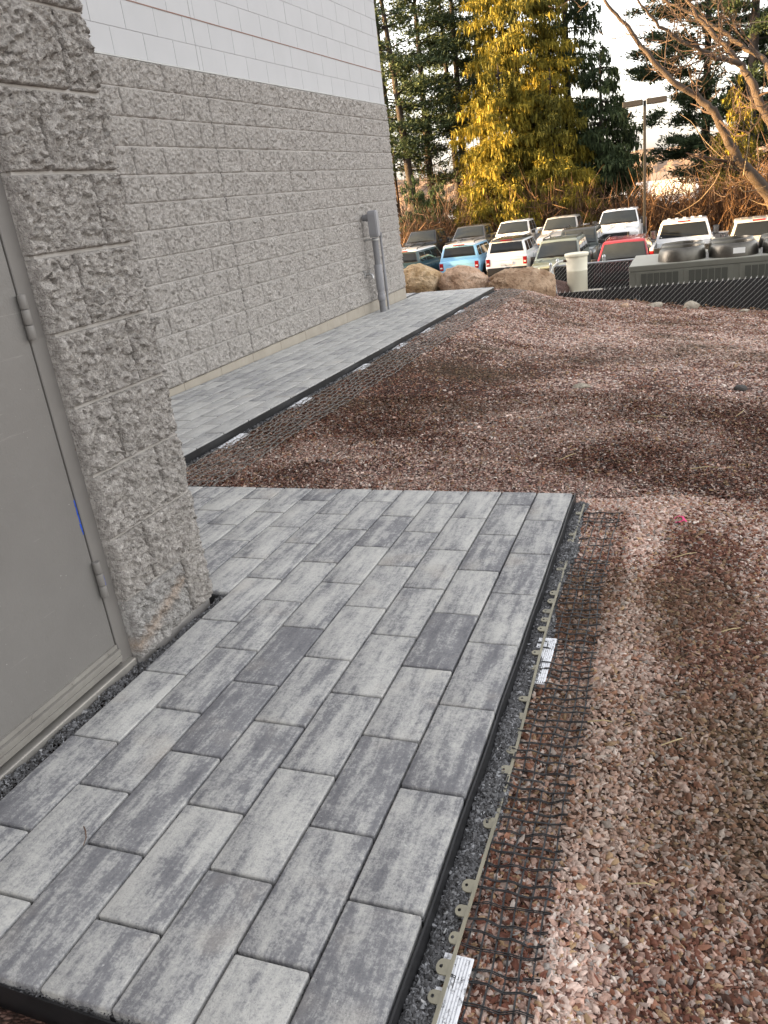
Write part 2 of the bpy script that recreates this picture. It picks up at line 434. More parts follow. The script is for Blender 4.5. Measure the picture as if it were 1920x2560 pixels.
M['rock_pink'] = m_rock('pink_boulder', (.42, .26, .17), (.62, .42, .29), (.76, .59, .46))
M['rock_brown'] = m_rock('brown_boulder', (.27, .165, .10), (.47, .32, .21), (.66, .49, .35))
M['rock_pale'] = m_rock('pale_rock', (.40, .34, .26), (.52, .46, .37), (.60, .55, .47))
M['glass'] = pmat('car_glass', (.018, .022, .023), (.026, .030, .030), 2, .05, spec=.5)
M['glass_dark'] = pmat('privacy_glass', (.010, .012, .014), (.014, .016, .018), 2, .06, spec=.22)
M['tyre'] = pmat('tyre_rubber', (.014, .014, .014), (.02, .02, .02), 30, .85)
M['rim'] = pmat('alloy_rim', (.45, .45, .46), (.38, .38, .39), 10, .35, metal=.8)
M['trim'] = pmat('black_trim', (.014, .014, .015), (.02, .02, .021), 20, .5)
M['tail'] = pmat('red_lamp', (.26, .010, .012), (.34, .014, .016), 8, .2)
M['head'] = pmat('headlamp', (.62, .62, .60), (.5, .5, .5), 12, .15)
M['amber'] = pmat('amber_lamp', (.55, .20, .02), (.5, .17, .02), 8, .3)
M['paper'] = pmat('white_paper', (.78, .78, .76), (.72, .72, .70), 8, .7)
M['chrome'] = pmat('chrome', (.7, .7, .7), (.6, .6, .6), 8, .15, metal=1)
M['badge'] = pmat('blue_oval', (.02, .05, .22), (.03, .06, .26), 8, .3)
def paint(name, c, metal=0.0): return pmat(name, c, tuple(x * .96 for x in c), 2, .32, metal=metal, coat=.8)
M['p_white'] = paint('white_car_paint', (.74, .75, .76)); M['p_blue'] = paint('light_blue_car_paint', (.21, .45, .66))
M['p_black'] = paint('black_car_paint', (.02, .021, .023)); M['p_grey'] = paint('grey_car_paint', (.10, .102, .106), .3)
M['p_silver'] = paint('silver_car_paint', (.50, .50, .50), .35); M['p_teal'] = paint('dark_teal_car_paint', (.02, .05, .06))
M['p_green'] = paint('sage_green_car_paint', (.16, .19, .165)); M['p_red'] = paint('red_car_paint', (.22, .010, .016))
M['p_dark'] = paint('dark_green_car_paint', (.022, .03, .026))
M['pink'] = pmat('pink_flagging', (.80, .06, .22), (.7, .05, .2), 8, .5)
def m_water():
    t = NT('pale_ice'); v = t.coord('Object'); a = t.noise(v, .02, 4)
    col = t.ramp(a, [(.35, (.34, .36, .40)), (.6, (.58, .60, .63))]); return t.done(col, .35, spec=.5)
M['pond'] = m_water()
M['hill'] = pmat('wooded_hill', (.13, .085, .06), (.22, .15, .10), .06, .95, 1.0, .12, 4)
M['house'] = pmat('house_siding', (.62, .60, .56), (.55, .53, .5), 1, .8); M['roof_far'] = pmat('house_roof', (.16, .13, .12), (.2, .17, .15), 2, .9)

# ------------------------------------------------------------------ ground
H = 0.2032
def zP(x, y): return -0.0581 - 0.0093 * (x - 3.5282) - 0.016 * (y + 3.4928)
LOT = -2.85
def lotz(y): return LOT + .02 * (np.clip(y, 21, 40) - 21)
def T(x, y):
    x = np.asarray(x, float); y = np.asarray(y, float)
    zf = np.interp(x, [-2, .9, 1.4, 1.87, 2.65, 3.43, 4.3, 5.1, 7, 12, 40], [-.33, -.36, -.52, -.68, -.78, -.92, -1.05, -1.17, -1.4, -1.8, -2.4])
    tr = np.clip((y + 2.6) / 10.1, 0, 1.02)
    tl = sstep((y - 5.0) / 2.6)
    wx = sstep((x - 1.35) / 1.3)
    t = tr * wx + tl * (1 - wx)
    near = zP(x, np.clip(y, -12, 8)) - .052
    z = near * (1 - t) + zf * t
    # heaped gravel, shallow ruts
    P = np.stack([x, y], -1)
    und = (fbm(P, .9, 3) - .5) * .09 + (fbm(P, 3.1, 5) - .5) * .035
    dpat = np.maximum(np.maximum(x - 3.72, y + 3.42), 1.18 - x - 9 * (y < -4))
    free = np.clip((y + 3.40) / .5, 0, 1) * np.clip((x - 1.55) / .4, 0, 1)
    freer = np.clip((x - 3.74) / .25, 0, 1)
    z = z + und * np.maximum(free, freer)
    z = z + .045 * np.exp(-((y + 3.12 - .12 * np.sin(3 * x)) / .10) ** 2) * np.clip((x - 1.7) / .4, 0, 1) * np.clip((3.5 - x) / .5, 0, 1)
    z = z + .030 * np.exp(-((y + 2.65 - .2 * np.sin(2.2 * x + 1)) / .12) ** 2) * np.clip((x - 1.9) / .3, 0, 1) * np.clip((3.2 - x) / .5, 0, 1)
    z = z + .012 * np.exp(-((x - 3.80) / .05) ** 2) * np.clip((-y - 3.6) / .4, 0, 1)
    # drop to the car park
    s1 = sstep((y - 7.62) / .35)
    s2 = sstep((y - 8.0) / 13.0)
    wf = sstep((x - 1.75) / .25)
    s = s1 * wf * .93 + s2 * (1 - wf * .93)
    z = z * (1 - s) + LOT * s
    z = z + .02 * (np.clip(y, 21, 40) - 21) - .75 * sstep((y - 40.6) / 3.2)
    # beyond the car park
    far = sstep((y - 50) / 60)
    z = z + far * (-4.5)
    # under paved slabs and inside the building
    pat = (x > 1.16) & (x < 3.59) & (y > -6.13) & (y < -3.47)
    wal = (x > -1.6) & (x < 1.22) & (y > -4.6) & (y < 5.45)
    z = np.where(pat | wal, np.minimum(z, zP(x, y) - .085), z)
    return z
def dark_field(x, y):
    """0 = dry pale pink gravel, 1 = dark damp gravel; and how much olive soil shows"""
    P = np.stack([x, y], -1)
    n = fbm(P, 1.5, 21, 4); n2 = fbm(P, 4.5, 31, 3)
    d = .55 + (n - .5) * 1.35 + (n2 - .5) * .9
    def g(cx, cy, sx, sy, a):
        return a * np.exp(-((x - cx) / sx) ** 2 - ((y - cy) / sy) ** 2)
    d = d + g(2.1, -1.5, .7, .9, .45) + g(2.0, -.1, .8, .9, .35) + g(4.04, -4.35, .13, .65, .95) + g(4.0, -3.1, .5, .35, .4) + g(2.3, -3.2, .4, .13, .5)
    d = d - g(3.845, -4.75, .075, .50, 1.15) - g(3.825, -5.6, .065, .55, 1.15) - g(3.62, -3.40, .35, .18, 1.0) - g(3.4, 2.3, 1.8, 1.6, .6) - g(3.1, -.6, .5, .9, .45) - g(2.1, -2.85, .35, .22, .9) - g(2.75, -3.2, .6, .14, 1.1)
    d = d - g(1.9, 5.0, .8, 1.5, .5) - g(3.85, -3.8, .07, .35, 1.0) - g(4.1, -2.9, .25, .3, .5)
    s = g(4.16, -5.2, .10, .45, .8) + g(2.15, -.05, .5, .45, .8) + g(3.2, 1.0, .7, .35, .55) + g(4.1, 1.6, .5, .5, .5) + np.clip((fbm(P, 1.1, 77, 3) - .60) * 4, 0, .7)
    return np.clip(d, 0, 1), np.clip(s, 0, 1)
def gcolor(x, y):
    d, s = dark_field(x, y); d = d[..., None]; s = s[..., None]
    c = np.array([.30, .19, .165]) * (1 - d) + np.array([.085, .044, .034]) * d
    return c * (1 - s) + np.array([.095, .064, .035]) * s

def axis(parts):
    return np.unique(np.concatenate([np.linspace(a, b, n, endpoint=False) for a, b, n in parts] + [[parts[-1][1]]]))
gx = axis([(-900, -100, 12), (-100, -20, 20), (-20, -1.6, 24), (-1.6, 1.1, 20), (1.1, 6, 110), (6, 20, 30), (20, 120, 20), (120, 900, 12)])
gy = axis([(-120, -12, 14), (-12, -6.6, 10), (-6.6, -2, 90), (-2, 8.4, 120), (8.4, 30, 40), (30, 130, 60), (130, 1500, 30)])
X, Y = np.meshgrid(gx, gy); Z = T(X, Y)
V = np.stack([X, Y, Z], -1).reshape(-1, 3)
nx, ny = len(gx), len(gy); idx = np.arange(nx * ny).reshape(ny, nx)
Q = np.stack([idx[:-1, :-1], idx[:-1, 1:], idx[1:, 1:], idx[1:, :-1]], -1).reshape(-1, 4)
gc = gcolor(X, Y).reshape(-1, 3)
fw = np.clip((V[:, 1] - 9) / 8, 0, 1)[:, None]
gc = gc * (1 - fw) + np.array([.15, .10, .065]) * (.6 + .8 * fbm(V[:, :2], .15, 9)[:, None]) * fw
ground = obj('ground', trimesh('ground', V, Q, color=gc, smooth=True), M['ground']); tag(ground, kind='structure')
# car park sheet
lot = MB(); lot.add([(-60, 21.5, LOT + .006), (45, 21.5, LOT + .006), (45, 40.4, float(lotz(40)) + .010), (-60, 40.4, float(lotz(40)) + .010)], [(0, 1, 2, 3)])
lot_o = lot.build('parking_lot', M['asphalt']); tag(lot_o, kind='structure')

# ------------------------------------------------------------------ paved areas
def paver_mesh(name, w, l, th=.06, ch=.0032, rr=.0035):
    # top face with slightly rounded corners, chamfered edge, straight sides; 32 sided ring
    def ring(ins, z):
        a, b = w / 2 - ins, l / 2 - ins; r = max(rr - ins * .3, .002); out = []
        for cx, cy, w0 in ((a - r, b - r, 0), (-a + r, b - r, PI / 2), (-a + r, -b + r, PI), (a - r, -b + r, 1.5 * PI)):
            for k in range(3):
                t = w0 + k * PI / 4; out.append((cx + r * math.cos(t), cy + r * math.sin(t), z))
        return out
    R = [ring(0, -th), ring(0, -ch), ring(ch * .35, -ch * .3), ring(ch, 0)]
    n = 12; Vv = sum(R, []); F = []
    for i in range(3):
        for k in range(n): F.append((i * n + k, i * n + (k + 1) % n, (i + 1) * n + (k + 1) % n, (i + 1) * n + k))
    F.append(tuple(3 * n + k for k in range(n)))
    return pymesh(name, Vv, F, 50)
PW, PL, J = .1567, .3239, .0068
PV = {}
def paver(parent, x, y, w, l, m='paver'):
    k = (round(w, 3), round(l, 3))
    if k not in PV: PV[k] = paver_mesh('paver', w - J, l - J)
    o = obj('paver', PV[k], M[m], parent, (x, y, random.uniform(-.0012, .0012)), (random.uniform(-.003, .003), random.uniform(-.004, .004), random.uniform(-.004, .004)))
    return o
def tilt(loc, rz):
    n = Vector((.0093, .016, 1)).normalized()
    q = Vector((0, 0, 1)).rotation_difference(n)
    return Matrix.Translation(loc) @ q.to_matrix().to_4x4() @ Matrix.Rotation(rz, 4, 'Z')
# patio: origin at its far right corner, -x across the columns, -y towards the camera
mb = MB(); NC = 14
mb.box((-7 * PW, -8 * PL + .004, -.075), (-.004, -.004, -.017)); mb.box((-NC * PW, -3.40 * PL, -.0755), (-7 * PW + .0005, -.004, -.0172))
patio = mb.build('patio', M['chipbed']); tag(patio, kind='structure')
patio.matrix_world = tilt((3.5282, -3.4928, zP(3.5282, -3.4928)), .0111)
patio_mw = np.array(patio.matrix_world)
joints = []           # local centre lines of joints, for the chips
for c in range(NC):
    end = 8.0 if c < 7 else 3.40
    cuts = [0] + [j + (.5 if c % 2 else 1.0) for j in range(9)]
    cuts = [q for q in cuts if q < end - .05] + [end]
    for a, b in zip(cuts[:-1], cuts[1:]):
        paver(patio, -(c + .5) * PW, -(a + b) / 2 * PL, PW, (b - a) * PL)
        joints.append(((-c * PW, -b * PL), (-(c + 1) * PW, -b * PL)))
    joints.append(((-(c + 1) * PW, 0), (-(c + 1) * PW, -end * PL)))
# walkway along the far wall
WX = 1.176
walk = MB(); walk.box((-1.172, -4.5, -.075), (-.004, 5.36, -.0065)); walk.box((-2.6, 4.76, -.0752), (-1.1715, 5.36, -.0067))
walkway = walk.build('walkway', M['chipbed']); tag(walkway, kind='structure')
walkway.matrix_world = tilt((WX, 0, zP(WX, 0)), -.0015)
for c in range(16):
    x1 = -c * PW; x0 = -(c + 1) * PW
    ylo = -4.5 if x0 > -1.17 - .02 or c == 7 else 4.78
    if c == 7: x0 = max(x0, -1.168)
    y = 5.36; first = True
    while y > ylo + .01:
        l = PL * ((c % 3 + 1) / 3.0) if first else PL
        first = False
        l = min(l, y - ylo)
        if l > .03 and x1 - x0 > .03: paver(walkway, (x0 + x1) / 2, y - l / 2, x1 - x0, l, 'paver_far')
        y -= l
        if c != 7 and c >= 8 and y < 4.9: break

# ------------------------------------------------------------------ stones
def stones(name, P, size, col, flat, template, m, label, cat, tiltmax=.6, parent=None):
    n = len(P); tv, tf = template; k = len(tv)
    s = size[:, None] * np.stack([RNG.uniform(.8, 1.55, n), RNG.uniform(.42, .85, n), flat * RNG.uniform(.7, 1.3, n)], 1)
    L = tv[None] * s[:, None, :] * RNG.uniform(.62, 1.38, (n, k, 3))
    yaw = RNG.uniform(0, 2 * PI, n); ta = RNG.normal(0, tiltmax, n).clip(-1.1, 1.1); tb = RNG.normal(0, tiltmax, n).clip(-1.1, 1.1)
    def rotx(A, a): c, s_ = np.cos(a)[:, None], np.sin(a)[:, None]; return np.stack([A[..., 0], c * A[..., 1] - s_ * A[..., 2], s_ * A[..., 1] + c * A[..., 2]], -1)
    def roty(A, a): c, s_ = np.cos(a)[:, None], np.sin(a)[:, None]; return np.stack([c * A[..., 0] + s_ * A[..., 2], A[..., 1], -s_ * A[..., 0] + c * A[..., 2]], -1)
    def rotz(A, a): c, s_ = np.cos(a)[:, None], np.sin(a)[:, None]; return np.stack([c * A[..., 0] - s_ * A[..., 1], s_ * A[..., 0] + c * A[..., 1], A[..., 2]], -1)
    L = rotz(roty(rotx(L, ta), tb), yaw)
    Vv = (L + P[:, None, :]).reshape(-1, 3)
    Ff = (tf[None] + (np.arange(n) * k)[:, None, None]).reshape(-1, 3)
    cc = np.repeat(col, k, axis=0)
    me = trimesh(name, Vv, Ff, color=cc)
    o = obj(name, me, m, parent)
    tag(o, label, cat, kind='stuff'); return o
def tmpl(nb, nt):
    v = []; f = []
    for i in range(nb): a = 2 * PI * i / nb; v.append((.5 * math.cos(a), .5 * math.sin(a), -.2))
    for i in range(nt): a = 2 * PI * (i + .5) / nt; v.append((.33 * math.cos(a), .33 * math.sin(a), .5))
    if nt == 1: v[-1] = (.05, 0, .5); f = [(i, (i + 1) % nb, nb) for i in range(nb)]
    else:
        i = j = 0
        while i < nb or j < nt:
            if j * nb >= i * nt and i < nb: f.append((i % nb, (i + 1) % nb, nb + j % nt)); i += 1
            else: f.append((i % nb, nb + (j + 1) % nt, nb + j % nt)); j += 1
        for k in range(1, nt - 1): f.append((nb, nb + k, nb + k + 1))
    return np.array(v), np.array(f)
TA, TB, TC = tmpl(6, 3), tmpl(5, 2), tmpl(4, 1)
PAL = np.array([[.49, .315, .250], [.32, .150, .095], [.62, .47, .400], [.185, .070, .045], [.44, .29, .165], [.33, .295, .27], [.078, .036, .024], [.70, .60, .53]])
def gravel_colors(x, y):
    d, s = dark_field(x, y); n = len(x)
    wl = np.array([.34, .08, .36, .03, .06, .05, .005, .08]); wd = np.array([.10, .22, .03, .33, .11, .05, .14, .02])
    w = wl[None] * (1 - d[:, None]) + wd[None] * d[:, None]; cw = np.cumsum(w / w.sum(1, keepdims=True), 1)
    k = (RNG.random(n)[:, None] > cw).sum(1).clip(0, 7)
    c = PAL[k] * RNG.uniform(.70, 1.22, (n, 1)) * (1.18 - .42 * d[:, None])
    soil = np.array([.115, .078, .042])
    mixs = (s * .65)[:, None]
    return c * (1 - mixs) + soil * mixs * RNG.uniform(.7, 1.4, (n, 1))
def scatter(n, x0, x1, y0, y1): return RNG.uniform(x0, x1, n), RNG.uniform(y0, y1, n)
def free_of_slabs(x, y):
    pat = (x > 1.1) & (x < 3.530 + .0111 * (-3.49 - y) + .052) & (y > -6.16) & (y < -3.475)
    wal = (x < 1.245) & (y < 5.43) & (y > -4.7)
    nearwall = (x < 2.45) & (y < -4.55)
    return ~(pat | wal | nearwall)
def gravel(name, n, box, dmin, dmax, s0, s1, tpl, label, my=.07):
    x, y = scatter(n, *box); z = T(x, y)
    P = np.stack([x, y, z], 1); D = np.linalg.norm(P - CC, axis=1)
    k = (D >= dmin) & (D < dmax) & free_of_slabs(x, y) & in_view(P, .09, my)
    P = P[k]; D = D[k]; d, s = dark_field(P[:, 0], P[:, 1])
    keep = RNG.random(len(P)) > s * .45
    P = P[keep]; D = D[keep]
    sz = (s0 + (s1 - s0) * (D - dmin) / (dmax - dmin)) * RNG.lognormal(-.05, .32, len(P)).clip(.45, 2.0)
    P[:, 2] += sz * .10
    stones(name, P, sz, gravel_colors(P[:, 0], P[:, 1]), .38, tpl, M['gravel'], label, 'gravel', .42)
    return len(P)
ng = [gravel('near_gravel', 150000, (3.5, 4.7, -6.6, -3.0), 0, 3.6, .0112, .0135, TA, 'loose reddish brown gravel in the foreground beside the patio'),
      gravel('gravel_bed', 205000, (1.1, 5.6, -4.8, -.2), 3.6, 6.0, .0140, .0175, TB, 'red and pink crushed gravel spread between patio and walkway'),
      gravel('far_gravel', 165000, (.9, 7.0, -2.5, 7.6), 6.0, 15.5, .019, .032, TC, 'pinkish crushed gravel sloping down towards the black fence')]
def side_gravel(name, n, box, size, label):
    x, y = scatter(n, *box); P = np.stack([x, y, T(x, y)], 1)
    k = free_of_slabs(x, y) & ~in_view(P, .09, .07); P = P[k]
    sz = size * RNG.lognormal(-.05, .32, len(P)).clip(.45, 2.0); P[:, 2] += sz * .10
    stones(name, P, sz, gravel_colors(P[:, 0], P[:, 1]), .38, TC, M['gravel'], label, 'gravel', .42); return len(P)
ng += [side_gravel('side_gravel', 44000, (3.5, 5.4, -7.0, -2.0), .017, 'reddish gravel carrying on past the right edge of the picture'),
       side_gravel('outer_gravel', 44000, (4.0, 8.0, -2.0, 7.4), .030, 'pinkish gravel carrying on down the slope past the right edge')]
print('gravel', ng)
# dark chips: strip beside the edging, along the door, in the joints
cp = []; cs = []
def chips_line(a, b, width, dens, z, size):
    a = np.array(a); b = np.array(b); L = np.linalg.norm(b - a); n = int(L * dens)
    t = RNG.random(n)[:, None]; d = (b - a) / L; nrm = np.array([-d[1], d[0]])
    p = a + (b - a) * t + nrm * RNG.uniform(-.5, .5, (n, 1)) * width
    cp.append(np.column_stack([p, np.full(n, z) + RNG.uniform(-.002, .003, n)])); cs.append(np.full(n, size))
for a, b in joints: chips_line(a, b, J * .9, 260, -.013, .0048)
cpl = np.concatenate(cp); csz = np.concatenate(cs)
cw = (patio_mw[:3, :3] @ cpl.T).T + patio_mw[:3, 3]
cols = np.array([.075, .076, .08]) * RNG.lognormal(0, .45, (len(cw), 1))
cols = np.clip(cols, .02, .35)
me_o = stones('joint_chips', cw, csz * RNG.lognormal(0, .25, len(csz)), cols, .7, TC, M['chips'], 'dark stone chips filling the joints between the patio pavers', 'stone chips', .5)
def strip(n, fx, zoff, size, name, label, mound=.0):
    x, y, hgt = fx(n); P = np.stack([x, y, zP(x, y) + zoff + hgt], 1)
    c = np.array([.13, .132, .137]) * RNG.lognormal(0, .55, (n, 1)); c = np.clip(c, .02, .5)
    stones(name, P, size * RNG.lognormal(0, .3, n), c, .7, TC, M['chips'], label, 'stone chips', .6)
def f_right(n):
    y = RNG.uniform(-6.3, -3.52, n); e = 3.530 + .0111 * (-3.4928 - y)
    w = .070 * (.9 + .35 * np.sin(y * 9) * .4); u = RNG.beta(1.1, 1.25, n)
    return e + .006 + u * w, y, .012 * np.sin(np.clip(u, 0, 1) * PI) + .006 * np.sin(y * 23)
strip(20000, f_right, -.047, .0082, 'edge_chips', 'band of small dark grey chips along the right patio edge')
def f_door(n):
    y = RNG.uniform(-6.3, -4.52, n); e = 2.431 + .0111 * (-3.4928 - y)
    x = np.where(y < -5.06, RNG.uniform(2.385, 2.47, n), RNG.uniform(2.405, 2.47, n)).clip(None, e + .001)
    return x, y, .004 * np.sin(y * 31)
strip(7000, f_door, -.020, .0085, 'threshold_chips', 'strip of dark chips between the grey door and the pavers')
def f_near(n):
    x = RNG.uniform(2.42, 3.62, n); y = RNG.uniform(-6.42, -6.13, n); return x, y, .0 * x
strip(16000, f_near, -.075, .010, 'near_chips', 'dark chips on the ground below the near patio edge')

# ------------------------------------------------------------------ building
ZW = 0.0
YC = 4.7195
XP, YP1, YP0, ZPIER = 2.3975, -4.6116, -5.0552, -.0296
def facet_height(U, V, seed, cell, amp, tiltamp):
    r = np.random.default_rng(seed)
    w, h = U.max() + .01, V.max() + .01
    n = max(6, int(w * h / cell ** 2)); c = np.stack([r.uniform(-.01, w, n), r.uniform(-.01, h, n)], 1)
    P = np.stack([U.ravel(), V.ravel()], 1)
    hgt = r.normal(0, amp, n); g = r.normal(0, tiltamp, (n, 2)); g[:, 1] -= tiltamp * .35
    out = np.empty(len(P))
    for i in range(0, len(P), 4000):
        q = P[i:i + 4000]; d = ((q[:, None] - c[None]) ** 2).sum(-1); k = d.argmin(1)
        out[i:i + 4000] = hgt[k] + ((q - c[k]) * g[k]).sum(1)
    return out.reshape(U.shape)
def split_mesh(name, w, h, step, seed, amp=1.0, corner=None, depth=.03, csz=1.0):
    """block face in the local y (width) z (height) plane, relief along +x; sides go back by depth"""
    nu, nv = max(4, int(w / step)), max(4, int(h / step))
    u = np.linspace(0, w, nu + 1); v = np.linspace(0, h, nv + 1)
    U, Vg = np.meshgrid(u, v)
    hh = facet_height(U, Vg, seed, .021 * csz, .0024 * amp, .24 * amp) + facet_height(U, Vg, seed + 1, .0095 * csz, .0014 * amp, .30 * amp)
    hh = hh + (fbm(np.stack([U, Vg], -1), 14, seed % 97, 3) - .5) * .009 * amp
    e = np.minimum(np.minimum(U, w - U), np.minimum(Vg, h - Vg))
    jag = .003 + .004 * vnoise(np.stack([U, Vg], -1), 60, seed % 89)
    fall = np.clip(e / jag, 0, 1)
    base = .013
    x = (base + hh) * (.25 + .75 * fall ** .6)
    if corner:
        dist = (w - U) if corner > 0 else U
        x = x - .028 * np.clip(1 - dist / (.03 + .025 * vnoise(np.stack([Vg, U * 0], -1), 22, seed % 71)), 0, 1) ** 1.6
    x = np.maximum(x, .0005 if not corner else -.012)
    V3 = np.stack([x, U - w / 2, Vg - h / 2], -1).reshape(-1, 3)
    n1 = nu + 1; idx = np.arange((nu + 1) * (nv + 1)).reshape(nv + 1, nu + 1)
    Q = np.stack([idx[:-1, :-1], idx[:-1, 1:], idx[1:, 1:], idx[1:, :-1]], -1).reshape(-1, 4)
    ring = np.concatenate([idx[0, :], idx[1:, -1], idx[-1, -2::-1], idx[-2:0:-1, 0]])
    back = V3[ring].copy(); back[:, 0] = -depth
    m0 = len(V3); nr = len(ring); br = np.arange(nr) + m0
    sq = np.stack([ring, br, np.roll(br, -1), np.roll(ring, -1)], -1)
    return trimesh(name, np.concatenate([V3, back]), np.concatenate([Q, sq]))
bld = empty('building', (0, 0, -.5))
tag(bld, 'grey split-face block building with white upper wall and grey door', 'building')
def bchild(o):
    o.matrix_parent_inverse = Matrix.Translation((0, 0, .5)); return o
side = MB(); side.box((-60, -4.55, -.9), (-.022, YC - .012, 12 * H + .002)); side.box((-60, -4.55, 12 * H), (-.026, YC - .014, 7.2))
side_wall = bchild(side.build('side_wall', M['mortar'], bld))
FW, FH = 2 * H - .014, H - .009
variants = [split_mesh('split_face_block', FW, FH, .0078, 100 + 7 * i, 1.35, csz=1.25) for i in range(10)]
part_cache = {}
def wall_segments(off, y0, y1, cj=0.0):
    js = sorted([off + 2 * H * i for i in range(-20, 30) if y0 + .055 < off + 2 * H * i < y1 - .02 and abs(off + 2 * H * i - cj) > .06] + [cj])
    e = [y0] + js + [y1]; return list(zip(e[:-1], e[1:]))
for r in range(12):
    off = -1.0316 + (0 if r % 2 else H)
    for a, b in wall_segments(off, -3.0, YC):
        w = b - a - .014; z = (r + .5) * H
        if b - a < .03: continue
        if abs(w - FW) < .01: me = variants[random.randrange(10)]
        else:
            k = (round(w, 2), b >= YC - .001)
            if k not in part_cache: part_cache[k] = split_mesh('split_face_block', w, FH, .0078, 500 + len(part_cache) * 3, 1.35, csz=1.25, corner=1 if k[1] else None)
            me = part_cache[k]
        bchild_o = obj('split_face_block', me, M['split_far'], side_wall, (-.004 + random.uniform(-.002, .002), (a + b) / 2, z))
        bchild_o.scale = (1, 1, 1)
for r in range(1, 12):
    MB().box((-.0225, -3.0, r * H - .0062), (-.0040, YC - .008, r * H + .0062)).build('mortar_joint', M['mortar'], side_wall)
# control joint
cjb = MB(); cjb.box((-.02, -.0055, .004), (-.0010, .0055, 12 * H)); cjb.build('control_joint', M['caulk'], side_wall)
cjb = MB(); cjb.box((-.03, -.003, 12 * H), (-.0203, .003, 7.1)); cjb.build('control_joint', M['white_joint'], side_wall)
lg = MB(); lg.add([(-.022, -3, 12 * H - .004), (-.022, YC, 12 * H - .004), (-.022, YC, 12 * H + .016), (-.022, -3, 12 * H + .016), (.008, -3, 12 * H - .004), (.008, YC, 12 * H - .004)], [(0, 1, 5, 4), (4, 5, 2, 3)]).build('mortar_ledge', M['ledge'], side_wall)
wb_cache = {}
wj = MB(); wj.box((-.0262, -3.0, 12 * H + .002), (-.0255, YC - .01, 7.15)); wj.build('white_backing', M['white_joint'], side_wall)
for r in range(12, 21):
    off = -1.0316 + (0.08 if r % 2 else H + .08)
    for a, b in wall_segments(off, -3.0, YC - .02):
        w = b - a; k = round(w, 3)
        if k not in wb_cache: wb_cache[k] = MB().box((-.012, -w / 2 + .0018, -H / 2 + .0022), (0, w / 2 - .0018, H / 2 - .0022)).mesh('white_block', bevel=.0015, seg=1)
        obj('white_block', wb_cache[k], M['white_block'], side_wall, (-.0225 + random.uniform(-.0005, .0005), (a + b) / 2, (r + .5) * H))
up = MB().box((-.0255, -3.0, 21 * H + .003), (-.021, YC - .02, 7.1)).build('upper_wall', M['white_block'], side_wall)
rs = MB().box((-.0215, -3.0, 14 * H - .004), (-.0185, YC - .02, 14 * H + .004)).build('red_joint', M['red_seal'], side_wall)
# foundation course
fb_cache = {}
for i in range(16):
    a = -3.0 + i * .6; b = min(a + .6, YC - .004)
    if b - a < .05: break
    k = round(b - a, 3)
    if k not in fb_cache: fb_cache[k] = MB().box((-.03, -(b - a) / 2 + .002, -.42), (0, (b - a) / 2 - .002, -.004)).mesh('foundation_block', bevel=.003, seg=1)
    obj('foundation_block', fb_cache[k], M['base_block'], side_wall, (-.004, (a + b) / 2, 0))
MB().box((-.6, YC - .010, -.42), (-.02, YC - .003, -.004)).build('foundation_return', M['base_block'], side_wall)
# near wing with the door
wing = MB()
wing.box((-60, -34, -.9), (2.26, -4.62, 7.2))
wing.box((2.2595, -34, -.9), (2.385, -6.07, 7.2))
wing.box((2.2595, -6.0705, 2.16), (2.385, -5.052, 7.2))
wing.box((2.2595, -5.0535, -.5), (XP - .024, YP1 - .020, 7.2))
near_wing = bchild(wing.build('near_wing', M['mortar_grey'], bld))
for r in range(0, 17):
    MB().box((XP - .0245, YP0 + .006, ZPIER + r * H - .0075), (XP - .0115, YP1 - .018, ZPIER + r * H + .0075)).build('mortar_joint', M['mortar_grey'], near_wing)
wide = (YP1 - YP0)
for r in range(16):
    cut = YP0 + wide * (.665 if r % 2 == 0 else .335)
    for k, (a, b) in enumerate(((YP0, cut), (cut, YP1))):
        lo = a + (.0 if k == 0 else .007); hi = b - (.007 if k == 0 else .0)
        me = split_mesh('split_face_block', hi - lo, H - .010, .0034 if r < 11 else .012, 900 + r * 10 + k, 1.3, corner=(1 if k == 1 else None), depth=.035)
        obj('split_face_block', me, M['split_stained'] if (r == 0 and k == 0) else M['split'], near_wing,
            (XP - .008, (lo + hi) / 2, ZPIER + (r + .5) * H))
# door, frame, hinges, sweep
dx = XP - .040
frame = MB(); frame.box((2.262, YP0 - .052, ZPIER - .01), (dx, YP0 + .004, 2.16)); frame.box((2.262, -6.068, 2.10), (dx, YP0 - .0525, 2.158)); frame.box((2.262, -6.068, ZPIER - .01), (dx, -6.02, 2.0995))
bchild(frame.build('door_frame', M['frame'], bld, bevel=.002, seg=1))
door = bchild(MB().box((2.29, -6.017, .012), (dx - .003, YP0 - .0555, 2.096)).build('door', M['door'], bld, bevel=.002, seg=1))
for z in (.274, 1.046, 1.80):
    hb = MB()
    for k, (za, zb) in enumerate(((-.058, -.021), (-.0195, .0195), (.021, .058))):
        hb.lathe([(.0, za), (.0105, za), (.0118, za + .003), (.0118, zb - .003), (.0105, zb), (0, zb)], 12, (dx + .009, YP0 - .0535, z))
    hb.box((dx - .002, YP0 - .0535, z - .056), (dx + .0025, YP0 - .030, z + .056))
    hb.build('hinge', M['frame'], door, smooth=40)
sw = MB()
for k in range(4): sw.box((dx - .003, -6.0, -.004 + k * .0105), (dx + .013 + .003 * (k % 2), YP0 - .060, .0060 + k * .0105))
sw.box((dx - .003, -6.0, .0385), (dx + .006, YP0 - .060, .052))
swo = sw.build('door_sweep', M['sweep'], door)
for k in range(6): MB().lathe([(.0, 0), (.005, 0), (.004, .003), (0, .0035)], 8, (dx + .0055, YP0 - .10 - k * .16, .0455), axis='x').build('rivet', M['sweep'], swo)
